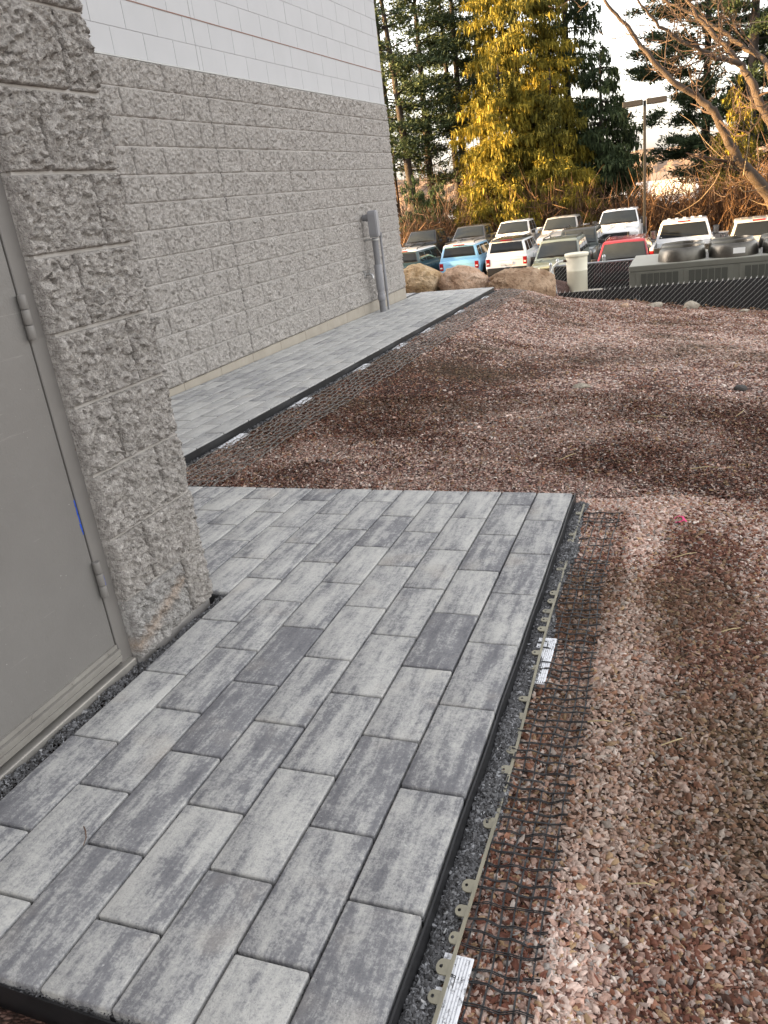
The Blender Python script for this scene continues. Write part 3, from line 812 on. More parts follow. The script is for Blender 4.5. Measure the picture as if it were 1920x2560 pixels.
bchild(MB().box((2.30, -6.06, ZPIER - .035), (dx + .022, YP0 - .010, ZPIER - .004 + .012)).build('threshold', M['threshold'], bld, bevel=.004))
# blue paint flecks on the door edge and hinge (raised dried paint)
rfl = np.random.default_rng(8)
for z, l, w in ((.52, .020, .003), (.50, .026, .0045), (.475, .030, .005), (.445, .026, .006), (.43, .012, .004), (.27, .030, .0)):
    yc = YP0 - .0570 if w else YP0 - .0485; xx = dx - .0018 if w else dx + .0195; w = w or .003
    out = [(yc - w * (.25 + .9 * rfl.random()) if q < 5 else yc + .0006, z + l * (-.5 + (q if q < 5 else 9 - q) / 4.0)) for q in range(10)]
    MB().add([(xx - .002, a, b) for a, b in out] + [(xx, a, b) for a, b in out], [tuple(range(10))[::-1], tuple(range(10, 20))] + [(q, (q + 1) % 10, 10 + (q + 1) % 10, 10 + q) for q in range(10)]).build('paint_fleck', M['blue_paint'], door)

# conduits on the far wall
cx, cy = aty(965, 600, 3.25)[0], 3.25
cx = .16; zb = float(zP(cx, cy)) - .02
pipe = empty('conduit_riser', (cx, cy, zb)); pipe.scale = (.80, .80, .835); tag(pipe, 'fat grey electrical conduit rising from walkway into the block wall', 'conduit')
hb = 1.36
def pp(name, prof, m, n=20): return MB().lathe([(r, z) for r, z in prof], n).build(name, m, pipe, smooth=40)
pp('lower_pipe', [(.052, 0), (.052, .24)], M['pvc_dark'])
pp('coupling', [(.06, .20), (.064, .205), (.064, .285), (.06, .29)], M['pvc'])
pp('sleeve', [(.056, .285), (.056, .36), (.064, .363), (.066, .37), (.066, .74), (.064, .745)], M['pvc'])
pp('upper_pipe', [(.050, .74), (.050, 1.14)], M['pvc_dark'])
pp('clamp_ring', [(.058, 1.10), (.064, 1.105), (.064, 1.125), (.058, 1.13)], M['steel'])
lb = MB(); prof = [(-.07, 1.20), (-.05, 1.15), (.05, 1.15), (.07, 1.20), (.07, 1.47), (.062, 1.51), (.04, 1.535), (0, 1.54), (-.04, 1.535), (-.062, 1.51), (-.07, 1.47)]
n = len(prof); lb.add([(-.065, y, z) for y, z in prof] + [(.075, y, z) for y, z in prof], [tuple(range(n))[::-1], tuple(range(n, 2 * n))] + [(i, (i + 1) % n, n + (i + 1) % n, n + i) for i in range(n)])
lb.build('elbow_fitting', M['pvc'], pipe, bevel=.012)
cv = MB(); cv.add([(.075, y * .86, 1.345 + (z - 1.345) * .92) for y, z in prof] + [(.085, y * .82, 1.345 + (z - 1.345) * .9) for y, z in prof], [tuple(range(n))[::-1], tuple(range(n, 2 * n))] + [(i, (i + 1) % n, n + (i + 1) % n, n + i) for i in range(n)])
cv.build('cover_plate', M['pvc'], pipe, smooth=30)
MB().lathe([(.045, -.165), (.045, -.115), (.055, -.112), (.055, -.06)], 16, (0, 0, 1.44), axis='x').build('wall_stub', M['pvc_dark'], pipe, smooth=40)
MB().box((-.17, -.012, 1.105), (-.05, .012, 1.13)).build('strut', M['steel'], pipe)
tc = empty('thin_conduit', (cx + .01, cy + .19, zb)); tc.scale = (.85, .85, .86); tag(tc, 'thin grey conduit beside the fat conduit on the block wall', 'conduit')
MB().lathe([(.018, 0), (.018, 1.12)], 10).build('pipe', M['pvc'], tc, smooth=40)
MB().lathe([(.022, .30), (.0235, .302), (.0235, .62), (.022, .625)], 10).build('sleeve', M['pvc'], tc, smooth=40)
MB().lathe([(.026, 1.10), (.026, 1.16), (.012, 1.17)], 10).build('cap', M['pvc_dark'], tc, smooth=40)
dq = CF + (913 - 960) / FPX * CR - (686 - 1280) / FPX * CU; q = CC + dq * ((.015 - CC[0]) / dq[0])
fau = empty('wall_spigot', (0.012, q[1], q[2])); fau.scale = (1.35, 1.35, 1.35); tag(fau, 'small silver spigot sticking out of the block wall', 'spigot')
MB().box((-.02, -.03, -.03), (.014, .03, .03)).build('flange', M['steel'], fau, bevel=.004)
MB().tube([(.01, 0, 0), (.05, 0, .0), (.075, 0, -.012), (.08, 0, -.045)], [.014, .014, .013, .012], 8).build('spout', M['steel'], fau, smooth=50)
MB().tube([(.05, 0, .0), (.052, 0, .03)], .006, 6).box((.035, -.02, .028), (.065, .02, .036)).build('tap_handle', M['steel'], fau)

# ------------------------------------------------------------------ edging, geogrid, plates
def edge_x(y): return 3.5295 + .0111 * (-3.4928 - y)
ed = empty('patio_edging', (edge_x(-4.8), -4.8, float(zP(3.55, -4.8)) - .06)); tag(ed, 'black plastic edging with olive toothed rail along the right patio edge', 'edging')
def inv(o, e): o.matrix_parent_inverse = Matrix.Translation(-Vector(e.location)); return o
def strip_wall(name, pts, th, z0, z1, m, parent, zf=zP):
    mb = MB(); P = np.array(pts, float); d = np.gradient(P, axis=0); d /= np.linalg.norm(d, axis=1)[:, None]; nrm = np.stack([d[:, 1], -d[:, 0]], 1)
    Vv = []
    for p, nn in zip(P, nrm):
        q = p + nn * th; za, zb = float(zf(p[0], p[1])), float(zf(q[0], q[1]))
        Vv += [(p[0], p[1], za + z0), (q[0], q[1], zb + z0), (q[0], q[1], zb + z1), (p[0], p[1], za + z1)]
    F = [(0, 1, 2, 3)[::-1]]
    for i in range(len(P) - 1):
        for k in range(4): F.append((i * 4 + k, (i + 1) * 4 + k, (i + 1) * 4 + (k + 1) % 4, i * 4 + (k + 1) % 4))
    b = (len(P) - 1) * 4; F.append((b, b + 1, b + 2, b + 3))
    mb.add(Vv, F); return inv(mb.build(name, m, parent), parent)
ys = np.linspace(-3.47, -6.115, 40)
strip_wall('edge_wall', [(edge_x(y) + .0025 + .0012 * math.sin(y * 14), y) for y in ys], -.0045, -.085, -.009, M['black_plastic'], ed)
strip_wall('far_edge_wall', [(x, -3.485) for x in np.linspace(1.3, 3.53, 20)], -.004, -.085, -.012, M['black_plastic'], ed)
strip_wall('near_edge_wall', [(x, -6.098 - .0111 * (x - 3.55)) for x in np.linspace(3.555, 2.46, 20)], -.004, -.10, -.016, M['black_plastic'], ed)
# toothed rail
def rail_z(x, y): return zP(x, y) - .035 + .007 * np.sin(y * 5.3 + 1)
def rail_x(y): return edge_x(y) + .050 + .006 * math.sin((y + 3.5) * 2.2) + .010 * min(max((-3.8 - y) / 1.5, 0), 1)
ry = np.linspace(-3.56, -6.2, 60)
strip_wall('toothed_rail', [(rail_x(y), y) for y in ry], -.0065, 0, .0045, M['tan_plastic'], ed, rail_z)
k = 0; y = -3.60
while y > -6.1:
    x = rail_x(y); z = float(rail_z(x, y)); wv = .010 + .006 * random.random(); ln = .016 + .010 * random.random()
    tb = MB(); n = 10; hole = .0032
    out = [(x, y - wv), (x, y + wv)] + [(x - ln * .55 - ln * .45 * math.sin(PI * j / 6), y + wv * math.cos(PI * j / 6)) for j in range(7)]
    c = (x - ln * .6, y); m = len(out)
    ins = [(c[0] + hole * math.cos(-PI / 2 + 2 * PI * j / m), c[1] + hole * math.sin(-PI / 2 + 2 * PI * j / m) * 1.2) for j in range(m)]
    # order both rings by angle around the hole
    out.sort(key=lambda p: math.atan2(p[1] - c[1], p[0] - c[0])); ins.sort(key=lambda p: math.atan2(p[1] - c[1], p[0] - c[0]))
    Vv = [(p[0], p[1], z + .004) for p in out] + [(p[0], p[1], z + .004) for p in ins] + [(p[0], p[1], z + .001) for p in out] + [(p[0], p[1], z + .001) for p in ins]
    F = [(i, (i + 1) % m, m + (i + 1) % m, m + i) for i in range(m)] + [(2 * m + i, 2 * m + (i + 1) % m, (i + 1) % m, i) for i in range(m)]
    if random.random() < .88: inv(tb.add(Vv, F).build('tooth', M['tan_plastic'], ed), ed)
    y -= random.choice((.058, .062, .075)); k += 1
wed = empty('walkway_edging', (WX, 0, float(zP(WX, 0)) - .06)); tag(wed, 'black plastic edging strip along the far walkway edge', 'edging')
wy = np.linspace(-4.4, 5.34, 60)
def wex(y): return WX + .0025 + .0015 * y
strip_wall('edge_wall', [(wex(y), y) for y in wy], .005, -.10, -.008, M['black_plastic'], wed)
strip_wall('edge_rail', [(wex(y) + .072, y) for y in wy], .012, -.060, -.055, M['grid_grey'], wed)
strip_wall('edge_flange', [(wex(y) + .005, y) for y in wy], .066, -.064, -.062, M['black_plastic'], wed)
# ground sheet of dark chips on the walkway flange
def f_wflange(n):
    y = RNG.uniform(-3.6, 5.3, n); return wex(y) + RNG.uniform(.006, .085, n), y, 0 * y
strip(9000, f_wflange, -.058, .013, 'walkway_chips', 'thin band of dark chips along the walkway edging')

def ribbon(pts, w, th=.002):
    P = np.array(pts, float); d = np.gradient(P, axis=0); d /= np.linalg.norm(d, axis=1)[:, None]
    s = np.stack([d[:, 1], -d[:, 0], 0 * d[:, 0]], 1); s /= np.linalg.norm(s, axis=1)[:, None] + 1e-9
    Vv = []; 
    for p, q in zip(P, s): Vv += [p - q * w / 2, p + q * w / 2, p + q * w / 2 + (0, 0, th), p - q * w / 2 + (0, 0, th)]
    F = [(3, 2, 1, 0)]
    for i in range(len(P) - 1):
        for k in range(4): F.append((i * 4 + k, i * 4 + (k + 1) % 4, (i + 1) * 4 + (k + 1) % 4, (i + 1) * 4 + k))
    b = (len(P) - 1) * 4; F.append((b, b + 1, b + 2, b + 3))
    return Vv, F
def geogrid(name, label, u0, u1, nl, ya, yb, dcross, xfun, lift, wl, wc, m, wav, cross_part):
    root = empty(name, (xfun((ya + yb) / 2), (ya + yb) / 2, float(T(xfun(0), (ya + yb) / 2)))); tag(root, label, 'geogrid')
    def gp(u, y):
        x = xfun(y) + u + wav * math.sin(y * 5.1 + u * 9) + wav * .5 * math.sin(y * 13 + u * 31)
        z = float(T(x, y)) + lift + .005 * math.sin(y * 17 + u * 40) * math.sin(u * 60 + y * 5) + .004 * math.sin(y * 61 + u * 13)
        return (x, y, z)
    for i in range(nl):
        u = u0 + (u1 - u0) * i / (nl - 1)
        n = int(abs(yb - ya) / .03)
        mb = MB(); mb.add(*ribbon([gp(u, ya + (yb - ya) * k / n) for k in range(n + 1)], wl)); inv(mb.build('long_strand', m, root), root)
    n = int(abs(yb - ya) / dcross); allc = MB()
    for k in range(n + 1):
        y = ya + (yb - ya) * k / n + random.uniform(-.004, .004)
        if cross_part and y > -4.15 and random.random() < .55: continue
        for dd in (-.0017, .0017):
            pts = [gp(u0 - .012 + (u1 - u0 + .026) * j / 10, y + dd + .004 * math.sin(j * 1.3 + k) * .6) for j in range(11)]
            allc.add(*ribbon([(p[0], p[1], p[2] + .002) for p in pts], wc))
        if cross_part: inv(allc.build('cross_strand', m, root), root); allc = MB()
    if not cross_part: o = inv(allc.build('cross_strands', m, root), root); o['kind'] = 'stuff'
    return root
geogrid('patio_geogrid', 'black plastic geogrid lying on gravel along the right patio edge', .008, .145, 6, -3.62, -6.25, .0335, rail_x, .009, .0034, .0015, M['grid'], .006, True)
geogrid('walkway_geogrid', 'grey geogrid strip on gravel along the far walkway edge', .10, .46, 8, -3.45, 5.55, .10, wex, .016, .0075, .0030, M['grid_grey'], .010, False)
def plate(label, x, y, l, w, zf, rz=0.0, grp='white ribbed plates under the geogrid'):
    root = empty('ribbed_plate', (x, y, float(zf(x, y)))); tag(root, label, 'plastic plate', grp); root.rotation_euler = (.016, 0, rz)
    b = MB(); n = int(l / .032)
    b.box((-w / 2, -l / 2, 0), (w / 2, l / 2, .0025))
    b.build('base', M['plate'], root)
    for j in range(7):
        xx = -w / 2 + w * (j + .5) / 7
        MB().box((xx - w * .045, -l / 2 + .002, .0026), (xx + w * .045, l / 2 - .002, .0052)).build('rib', M['plate'], root)
    for j in range(n):
        yy = -l / 2 + (j + .4) * l / n
        MB().box((-w / 2 - .014, yy, .0), (-w / 2 - .0002, yy + l / n * .62, .002)).build('tab', M['plate'], root)
pz = lambda x, y: T(x, y) + .010
plate('white ribbed plastic plate halfway along the right patio edge', rail_x(-4.79) + .016, -4.79, .235, .040, pz)
plate('white ribbed plastic plate at the bottom edge beside the near pavers', rail_x(-5.95) + .016, -5.95, .30, .040, pz)
plate('small white plate fragment by the far right patio corner', rail_x(-3.60) - .012, -3.60, .10, .022, pz)
for i, (px, py, lab) in enumerate(((577, 1103, 'nearest white plate beside the walkway edging, next to the block pier'), (757, 1008, 'second white plate along the walkway edging counted from the pier'), (912, 920, 'third white plate along the walkway edging counted from the pier'),
                                   (1005, 866, 'fourth white plate along the walkway edging counted from the pier'), (1075, 826, 'fifth white plate along the walkway edging counted from the pier'), (1148, 781, 'sixth white plate along the walkway edging counted from the pier'), (1210, 745, 'farthest white plate along the walkway edging by the boulders'))):
    z = -.15; 
    for _ in range(12):
        d = CF + (px - 960) / FPX * CR - (py - 1280) / FPX * CU; p = CC + d * ((z - CC[2]) / d[2]); z = float(zP(p[0], p[1])) - .05
    plate(lab, wex(p[1]) + .075, p[1], .30, .062, lambda x, y: zP(x, y) - .05)

# ------------------------------------------------------------------ small things on the ground
def ground_hit(px, py, off=0.0):
    d = CF + (px - 960) / FPX * CR - (py - 1280) / FPX * CU
    t = .5
    for _ in range(400):
        p = CC + d * t
        if p[2] < float(T(p[0], p[1])) + off: break
        t += .02 + t * .004
    return p
rb = ground_hit(1703, 1308)
pk = MB()
def wig(c, pts): return [(c[0] + a, c[1] + b, c[2] + .014 + h) for a, b, h in pts]
pk.add(*ribbon(wig(rb, [(-.028, .012, .0), (-.012, .016, .010), (.004, .002, .014), (.014, -.012, .006), (.020, -.016, .0)]), .007, .0008))
pk.add(*ribbon(wig(rb, [(.002, .008, .012), (.010, -.018, .008), (-.004, -.028, .004), (-.022, -.030, .002)]), .006, .0008))
tag(pk.build('flagging_ribbon', M['pink']), 'scrap of bright pink flagging ribbon on the gravel', 'ribbon')
tz = float(zP(2.77, -5.76)) + .0035
tag(MB().tube([(2.735, -5.732, tz), (2.752, -5.745, tz + .003), (2.768, -5.762, tz + .003), (2.776, -5.782, tz)], [.0012, .0016, .0014, .0008], 5).build('twig', M['brown_fit']), 'thin curved brown twig lying on a near paver', 'twig')
straws = [(1710, 1400, .10), (1480, 1560, .07), (1640, 1050, .13), (1290, 1010, .16), (1560, 930, .2), (1760, 1180, .12), (1500, 1820, .06), (1820, 1590, .08), (1680, 1870, .06), (1420, 1150, .12), (1850, 1040, .16), (1600, 2230, .05)]
places = ['right of the geogrid', 'beside the geogrid', 'in the middle gravel', 'left of the middle gravel', 'in the far middle gravel', 'near the pink ribbon', 'by the pale gravel band', 'at the right edge', 'in the lower right gravel', 'beyond the patio corner', 'at the far right edge', 'at the bottom right']
for (px, py, l), pl in zip(straws, places):
    p = ground_hit(px, py); a = random.uniform(0, PI); z = p[2] + .018
    c, s_ = math.cos(a) * l / 2, math.sin(a) * l / 2
    tag(MB().tube([(p[0] - c, p[1] - s_, z), (p[0] + .01, p[1], z + .008), (p[0] + c, p[1] + s_, z + .002)], [.0018, .0022, .0012], 4).build('dry_stalk', M['straw']), 'short dry straw stalk on the gravel ' + pl, 'stalk', 'dry stalks on the gravel')

def rock(name, c, size, m, label, cat, seed, sub=5, flat=.5, shape=None):
    bm = bmesh.new(); bmesh.ops.create_icosphere(bm, subdivisions=sub, radius=1.0)
    P = np.array([v.co[:] for v in bm.verts])
    r = np.random.default_rng(seed)
    n1 = fbm(P + seed, 1.3, seed % 50, 4); rad = .72 + .55 * n1 + .26 * (fbm(P + seed, 4.0, seed % 40 + 3, 4) - .5) - .34 * np.abs(fbm(P + seed * 2, 2.4, seed % 30 + 9, 3) - .5) + .10 * (fbm(P + seed, 13.0, 5, 2) - .5)
    for _ in range(16):                                   # planar chips
        d = r.normal(0, 1, 3); d /= np.linalg.norm(d); lim = r.uniform(.70, .92)
        pr = (P * rad[:, None]) @ d; k = pr > lim; rad[k] *= (lim + (pr[k] - lim) * .15) / pr[k]
    Q = P * rad[:, None]
    if shape: Q = shape(Q)
    Q = Q * np.array(size)
    for v, q_ in zip(bm.verts, Q): v.co = q_
    me = bpy.data.meshes.new(name); bm.to_mesh(me); bm.free(); smoothen(me, 28)
    o = obj(name, me, m, None, c, (0, 0, r.uniform(-.3, .3)))
    return tag(o, label, cat)
rock('boulder', (-.42, 6.65, -.22), (.50, .42, .40), M['rock_tan'], 'tan rough boulder next to the building corner', 'boulder', 5)
rock('boulder', (.40, 6.62, -.26), (.45, .40, .36), M['rock_pink'], 'rounded pinkish boulder between the other two boulders', 'boulder', 12)
def lean(Q):
    Q = Q.copy(); Q[:, 2] += -.18 * Q[:, 0]; return Q
rock('boulder', (1.34, 6.66, -.40), (.66, .42, .36), M['rock_brown'], 'wide flat brown boulder beside the fence post', 'boulder', 23, shape=lean)
p = aty(1727, 768, 7.05); rock('rock', (p[0], 7.05, float(T(p[0], 7.05)) + .05), (.14, .11, .095), M['rock_pale'], 'pale angular rock against the black fence', 'rock', 31, 3)
p = aty(1640, 757, 7.1); rock('rock', (p[0], 7.1, float(T(p[0], 7.1)) + .02), (.13, .09, .05), M['rock_pale'], 'flat pale grey stone in front of the black fence', 'rock', 37, 3)
p = aty(1860, 777, 7.1); rock('rock', (p[0], 7.1, float(T(p[0], 7.1)) + .02), (.09, .05, .03), M['rock_pale'], 'small white stone at the right by the black fence', 'rock', 39, 3)
p = ground_hit(1562, 770); rock('rock', (p[0], p[1], p[2] + .03), (.07, .05, .05), M['rock_pink'], 'small pink stone left of the flat grey stone', 'rock', 41, 3)
p = ground_hit(1452, 970); rock('rock', (p[0], p[1], p[2] + .01), (.075, .04, .025), M['rock_pale'], 'thin light slab in the middle of the gravel', 'rock', 43, 3)
p = ground_hit(1852, 976); rock('rock', (p[0], p[1], p[2] + .015), (.05, .035, .03), M['caulk'], 'black lump on the gravel at the far right', 'rock', 47, 3)
# dry leaves against the fence
lf = MB(); r_ = np.random.default_rng(3)
for k in range(70):
    px = r_.uniform(1540, 1915); y = 7.28 + r_.uniform(-.12, .1); x = aty(px, 760, 7.3)[0]; z = float(T(x, y)) + r_.uniform(.01, .05)
    a = r_.uniform(0, 6.28); s_ = r_.uniform(.02, .05); c, q = math.cos(a) * s_, math.sin(a) * s_
    lf.add([(x - c, y - q, z), (x + q * .5, y - c * .5, z + r_.uniform(0, .03)), (x + c, y + q, z + r_.uniform(0, .02)), (x - q * .5, y + c * .5, z + r_.uniform(0, .03))], [(0, 1, 2, 3)])
tag(lf.build('leaf_litter', M['brown_leaf']), 'dry leaves drifted against the black fence', 'leaves', kind='stuff')

# ------------------------------------------------------------------ fences
def chain_fence(name, label, a, b, z0, z1, posts, toprail, pitch=.084, wire=.0025, group=None):
    a = np.array(a, float); b = np.array(b, float); L = np.linalg.norm(b - a); d = (b - a) / L; nrm = np.array([d[1], -d[0]])
    root = empty(name, (a[0], a[1], z0)); tag(root, label, 'fence', group)
    def P(s, z, o=0): p = a + d * s + nrm * o; return (p[0], p[1], z)
    n = int(L / pitch)
    w = MB()
    hgt = z1 - z0; rows = hgt / pitch
    # each diagonal wire zigzags: draw straight diagonals both ways, proud of each other
    for sgn, off in ((1, .004), (-1, -.016)):
        for k in range(-int(rows) - 2, n + int(rows) + 2):
            s0 = k * pitch; s1 = s0 + sgn * hgt
            lo, hi = z0, z1; sa, sb = s0, s1
            def clip(sa, za, sb, zb):
                if sa > sb: sa, za, sb, zb = sb, zb, sa, za
                if sb <= 0 or sa >= L: return None
                if sa < 0: za = za + (zb - za) * (0 - sa) / (sb - sa); sa = 0
                if sb > L: zb = za + (zb - za) * (L - sa) / (sb - sa); sb = L
                return sa, za, sb, zb
            c = clip(sa, lo, sb, hi)
            if not c: continue
            w.tube([P(c[0], c[1], off), P(c[2], c[3], off)], wire, 3, cap=False)
    o = inv(w.build('wire_mesh', M['link'], root), root); o['kind'] = 'stuff'
    tw = MB()
    for k in range(n):
        s = (k + .5) * pitch
        if not toprail: tw.tube([P(s - .012, z1 - .012, .006), P(s + .010, z1 + .022, .006)], wire, 3)
    if tw.V: o = inv(tw.build('twisted_tips', M['link'], root), root); o['kind'] = 'stuff'
    ns = int(L / .050)
    sm = None
    for k in range(ns):
        s = (k + .5) * L / ns
        if sm is None:
            sm = MB().box((-L / ns * .475, -.0025, 0), (L / ns * .475, .0025, hgt - .015)).mesh('slat')
        ob = obj('slat', sm, M['slat'], root, (P(s, 0, -.006)[0] - a[0], P(s, 0, -.006)[1] - a[1], 0), (0, 0, math.atan2(d[1], d[0])))
    bk = MB(); e0, e1 = P(0, z0, -.014), P(L, z1, -.010)
    for s in posts:
        p = P(s, 0, -.05); inv(MB().lathe([(.030, z0 - .4), (.030, z1 + .10), (.036, z1 + .105), (.036, z1 + .13), (.02, z1 + .155), (0, z1 + .16)], 12, (p[0], p[1], 0)).build('post', M['galv'], root, smooth=40), root)
    if toprail: inv(MB().tube([P(0, z1 + .005, -.03), P(L, z1 + .005, -.03)], .021, 8).build('top_rail', M['galv'], root, smooth=40), root)
    return root
FY = 7.5
chain_fence('chain_link_fence', 'low black slatted chain link fence at the foot of the gravel slope', (1.80, FY), (7.6, FY), -1.75, -.605, [], False)
chain_fence('chain_link_fence', 'chain link fence section with silver top rail behind the cream tank', (1.14, 11.5), (7.6, 11.5), -2.9, -.56, [.06, 1.05, 3.4], True)
chain_fence('chain_link_fence', 'short chain link return with silver corner posts beside the brown boulder', (1.78, 7.55), (1.12, 11.4), -2.6, -.60, [.12, 3.72], True)
mbw = MB().box((1.9, 7.64, -3.2), (7.6, 7.9, -1.2)); tag(mbw.build('retaining_wall', M['base_block']), 'low concrete retaining wall behind the black fence', 'wall')

# cream tank on a pad with hose
tp = aty(1444, 728, 9.3)
padz = float(tp[2]) - .02
pd = MB().box((1.55, 8.95, -3.2), (2.35, 9.65, padz)); tag(pd.build('concrete_pedestal', M['base_block']), 'concrete pedestal under the cream tank', 'pedestal')
tk = empty('storage_tank', (tp[0], 9.3, padz)); tag(tk, 'tall cream plastic tank with flared rim inside the fence', 'tank')
MB().lathe([(.0, 0), (.185, 0), (.192, .01), (.193, .40), (.196, .405), (.196, .425), (.193, .43), (.200, .62), (.200, .66), (.223, .685), (.226, .70), (.226, .725), (.215, .735), (0, .742)], 40).build('shell', M['tank'], tk, smooth=40)
MB().tube([(-.17, -.05, .60), (-.24, -.10, .62)], .022, 8).build('outlet', M['brown_fit'], tk)
hs_ = [(-.24, -.10, .62), (-.34, -.12, .60), (-.43, -.13, .52), (-.49, -.14, .38), (-.50, -.14, .22), (-.46, -.14, .06), (-.40, -.14, -.06), (-.34, -.12, -.12)]
tt = np.linspace(0, len(hs_) - 1, 40); hp = np.stack([np.interp(tt, range(len(hs_)), [q[i] for q in hs_]) for i in range(3)], 1)
MB().tube(hp, .021, 8).build('hose', M['hose'], tk, smooth=50)
MB().tube([(-.30, -.18, -.02), (-.20, -.2, .02), (-.12, -.19, .04)], .016, 6).build('drain_pipe', M['hose'], tk)
MB().tube([(-.13, -.2, -.0), (-.11, -.2, .07)], [.03, .022], 8).build('valve', M['brown_fit'], tk)

# rooftop style condenser unit
hx, hy = 2.80, 8.62
D0 = 15.45
c0 = at(1573, 668, D0); hx, hy, htop = c0[0], c0[1], c0[2]
hv = empty('air_conditioning_unit', (hx, hy, LOT)); tag(hv, 'long olive grey air conditioning unit with six round fan shrouds', 'air conditioner')
ht = htop - LOT; HL, HD = 4.3, 1.95
MB().box((0, .012, .12), (HL, HD, ht - .09)).build('cabinet', M['hvac'], hv, bevel=.01)
MB().box((-.05, -.05, 0), (HL + .05, HD + .05, .12)).build('pad', M['base_block'], hv)
MB().box((-.012, 0, ht - .0895), (HL + .012, HD + .012, ht)).build('top_frame', M['hvac'], hv, bevel=.008)
MB().box((.0, .02, ht + .0005), (HL, HD, ht + .006)).build('top_panel', M['hvac_top'], hv)
pw = .80
for k in range(5):
    x0 = .12 + k * (pw + .005) + (.10 if k >= 2 else 0)
    fr = MB(); q = [(x0, .012, .3), (x0 + pw, .012, .3), (x0 + pw, .012, ht - .10), (x0, .012, ht - .10)]
    pn = fr.panel(q, 0, 1, 0, 1, .012, .011).build('side_panel', M['hvac'], hv, bevel=.003, seg=1)
    MB().panel(q, .10, .90, .06, .982, .018, .005).build('louvre', M['hvac_dark'], pn)
    for j in range(7): MB().panel(q, .10 + .8 * j / 6 - .006, .10 + .8 * j / 6 + .006, .06, .982, .022, .004).build('louvre_bar', M['hvac'], pn)
for i in range(4):
    for j in range(2):
        c = (.88 + i * .86, .50 + j * .82, ht + .006)
        sh = MB().lathe([(.41, 0), (.41, .03), (.405, .09), (.39, .17), (.375, .205), (.36, .225), (.345, .228), (.34, .20), (.34, .12)], 40, c).build('fan_shroud', M['shroud'], hv, smooth=60)
        MB().lathe([(.0, .10), (.342, .10), (.342, .105), (0, .11)], 30, c).build('fan_grille', M['grille_dark'], sh)
        if j == 0: MB().box((c[0] + .415, c[1] - .40, c[2]), (c[0] + .445, c[1] - .38, c[2] + .12)).build('lifting_bracket', M['galv'], hv)
st = MB().panel([(.06, -.001, ht - .62), (.22, -.001, ht - .62), (.22, -.001, ht - .51), (.06, -.001, ht - .51)], 0, 1, 0, 1, .004, .003).build('label_plate', M['paper'], hv)
MB().box((1.74 - .02, .50 - .420, ht + .07), (1.74 + .17, .50 - .402, ht + .16)).build('warning_sticker', M['paper'], hv)

# ------------------------------------------------------------------ vehicles
def hull(secs, bevel=.035):
    mb = MB(); n = None; V = []; F = []
    for y, prof in secs:
        ring = [(x, y, z) for x, z in prof] + [(-x, y, z) for x, z in reversed(prof) if x > 1e-6]
        n = len(ring); V += ring
    for i in range(len(secs) - 1):
        for k in range(n): F.append((i * n + k, i * n + (k + 1) % n, (i + 1) * n + (k + 1) % n, (i + 1) * n + k))
    F.append(tuple(range(n))); F.append(tuple((len(secs) - 1) * n + k for k in range(n))[::-1])
    mb.add(V, F); return mb.mesh('body', bevel=bevel, seg=2, smooth=40)
def frustum(y0, y1, hw0, z0, y0t, y1t, hw1, z1):
    b = [(-hw0, y0, z0), (hw0, y0, z0), (hw0, y1, z0), (-hw0, y1, z0)]; t = [(-hw1, y0t, z1), (hw1, y0t, z1), (hw1, y1t, z1), (-hw1, y1t, z1)]
    return b, t
def wheel(parent, x, y, r, w):
    s = 1 if x > 0 else -1
    wo = empty('wheel', (x, y, r)); wo.parent = parent
    MB().lathe([(r * .62, -w / 2), (r * .92, -w / 2), (r, -w / 2 + .03), (r, w / 2 - .03), (r * .92, w / 2), (r * .62, w / 2)], 24, axis='x').build('tyre', M['tyre'], wo, smooth=40)
    rm = MB().lathe([(0, -.02), (r * .60, -.02), (r * .64, 0), (r * .64, .02), (r * .58, .02), (r * .56, -.005), (0, -.005)], 24, axis='x')
    for k in range(6):
        a = k * PI / 3; c, sn = math.cos(a), math.sin(a)
        rm.add([(.012, -sn * .03 + c * .05, c * .03 + sn * .05), (.012, sn * .03 + c * .05, -c * .03 + sn * .05), (.012, sn * .025 + c * r * .58, -c * .025 + sn * r * .58), (.012, -sn * .025 + c * r * .58, c * .025 + sn * r * .58)], [(0, 1, 2, 3)])
    o = rm.build('rim', M['rim'], wo, smooth=40); o.location = (s * (w / 2 - .02), 0, 0); o.rotation_euler = (0, 0, 0 if s > 0 else PI)
def arch(parent, x, y, r, m):
    s = 1 if x > 0 else -1
    mb = MB(); n = 18; V = []
    for k in range(n + 1):
        a = PI * k / n; V.append((x, y + math.cos(a) * r * 1.22, .36 + math.sin(a) * r * 1.28))
    V2 = [(x + s * .018, y + (v[1] - y) * .97, .36 + (v[2] - .36) * .97) for v in V]
    m_ = n + 1; mb.add(V + V2, [tuple(range(m_)), tuple(range(m_, 2 * m_))[::-1]] + [(i, i + 1, m_ + i + 1, m_ + i) for i in range(n)])
    return mb.build('wheel_arch', m, parent)
def mirror(parent, x, y, z, big, m):
    s = 1 if x > 0 else -1
    w, h = (.20, .30) if big else (.19, .15)
    o = MB().box((x, y - .05, z), (x + s * w, y + .05, z + h)).build('mirror', m, parent, bevel=.025)
    MB().box((x + s * .02, y - .054, z + .02), (x + s * (w - .02), y - .050, z + h - .02)).build('mirror_glass', M['chrome'], o)
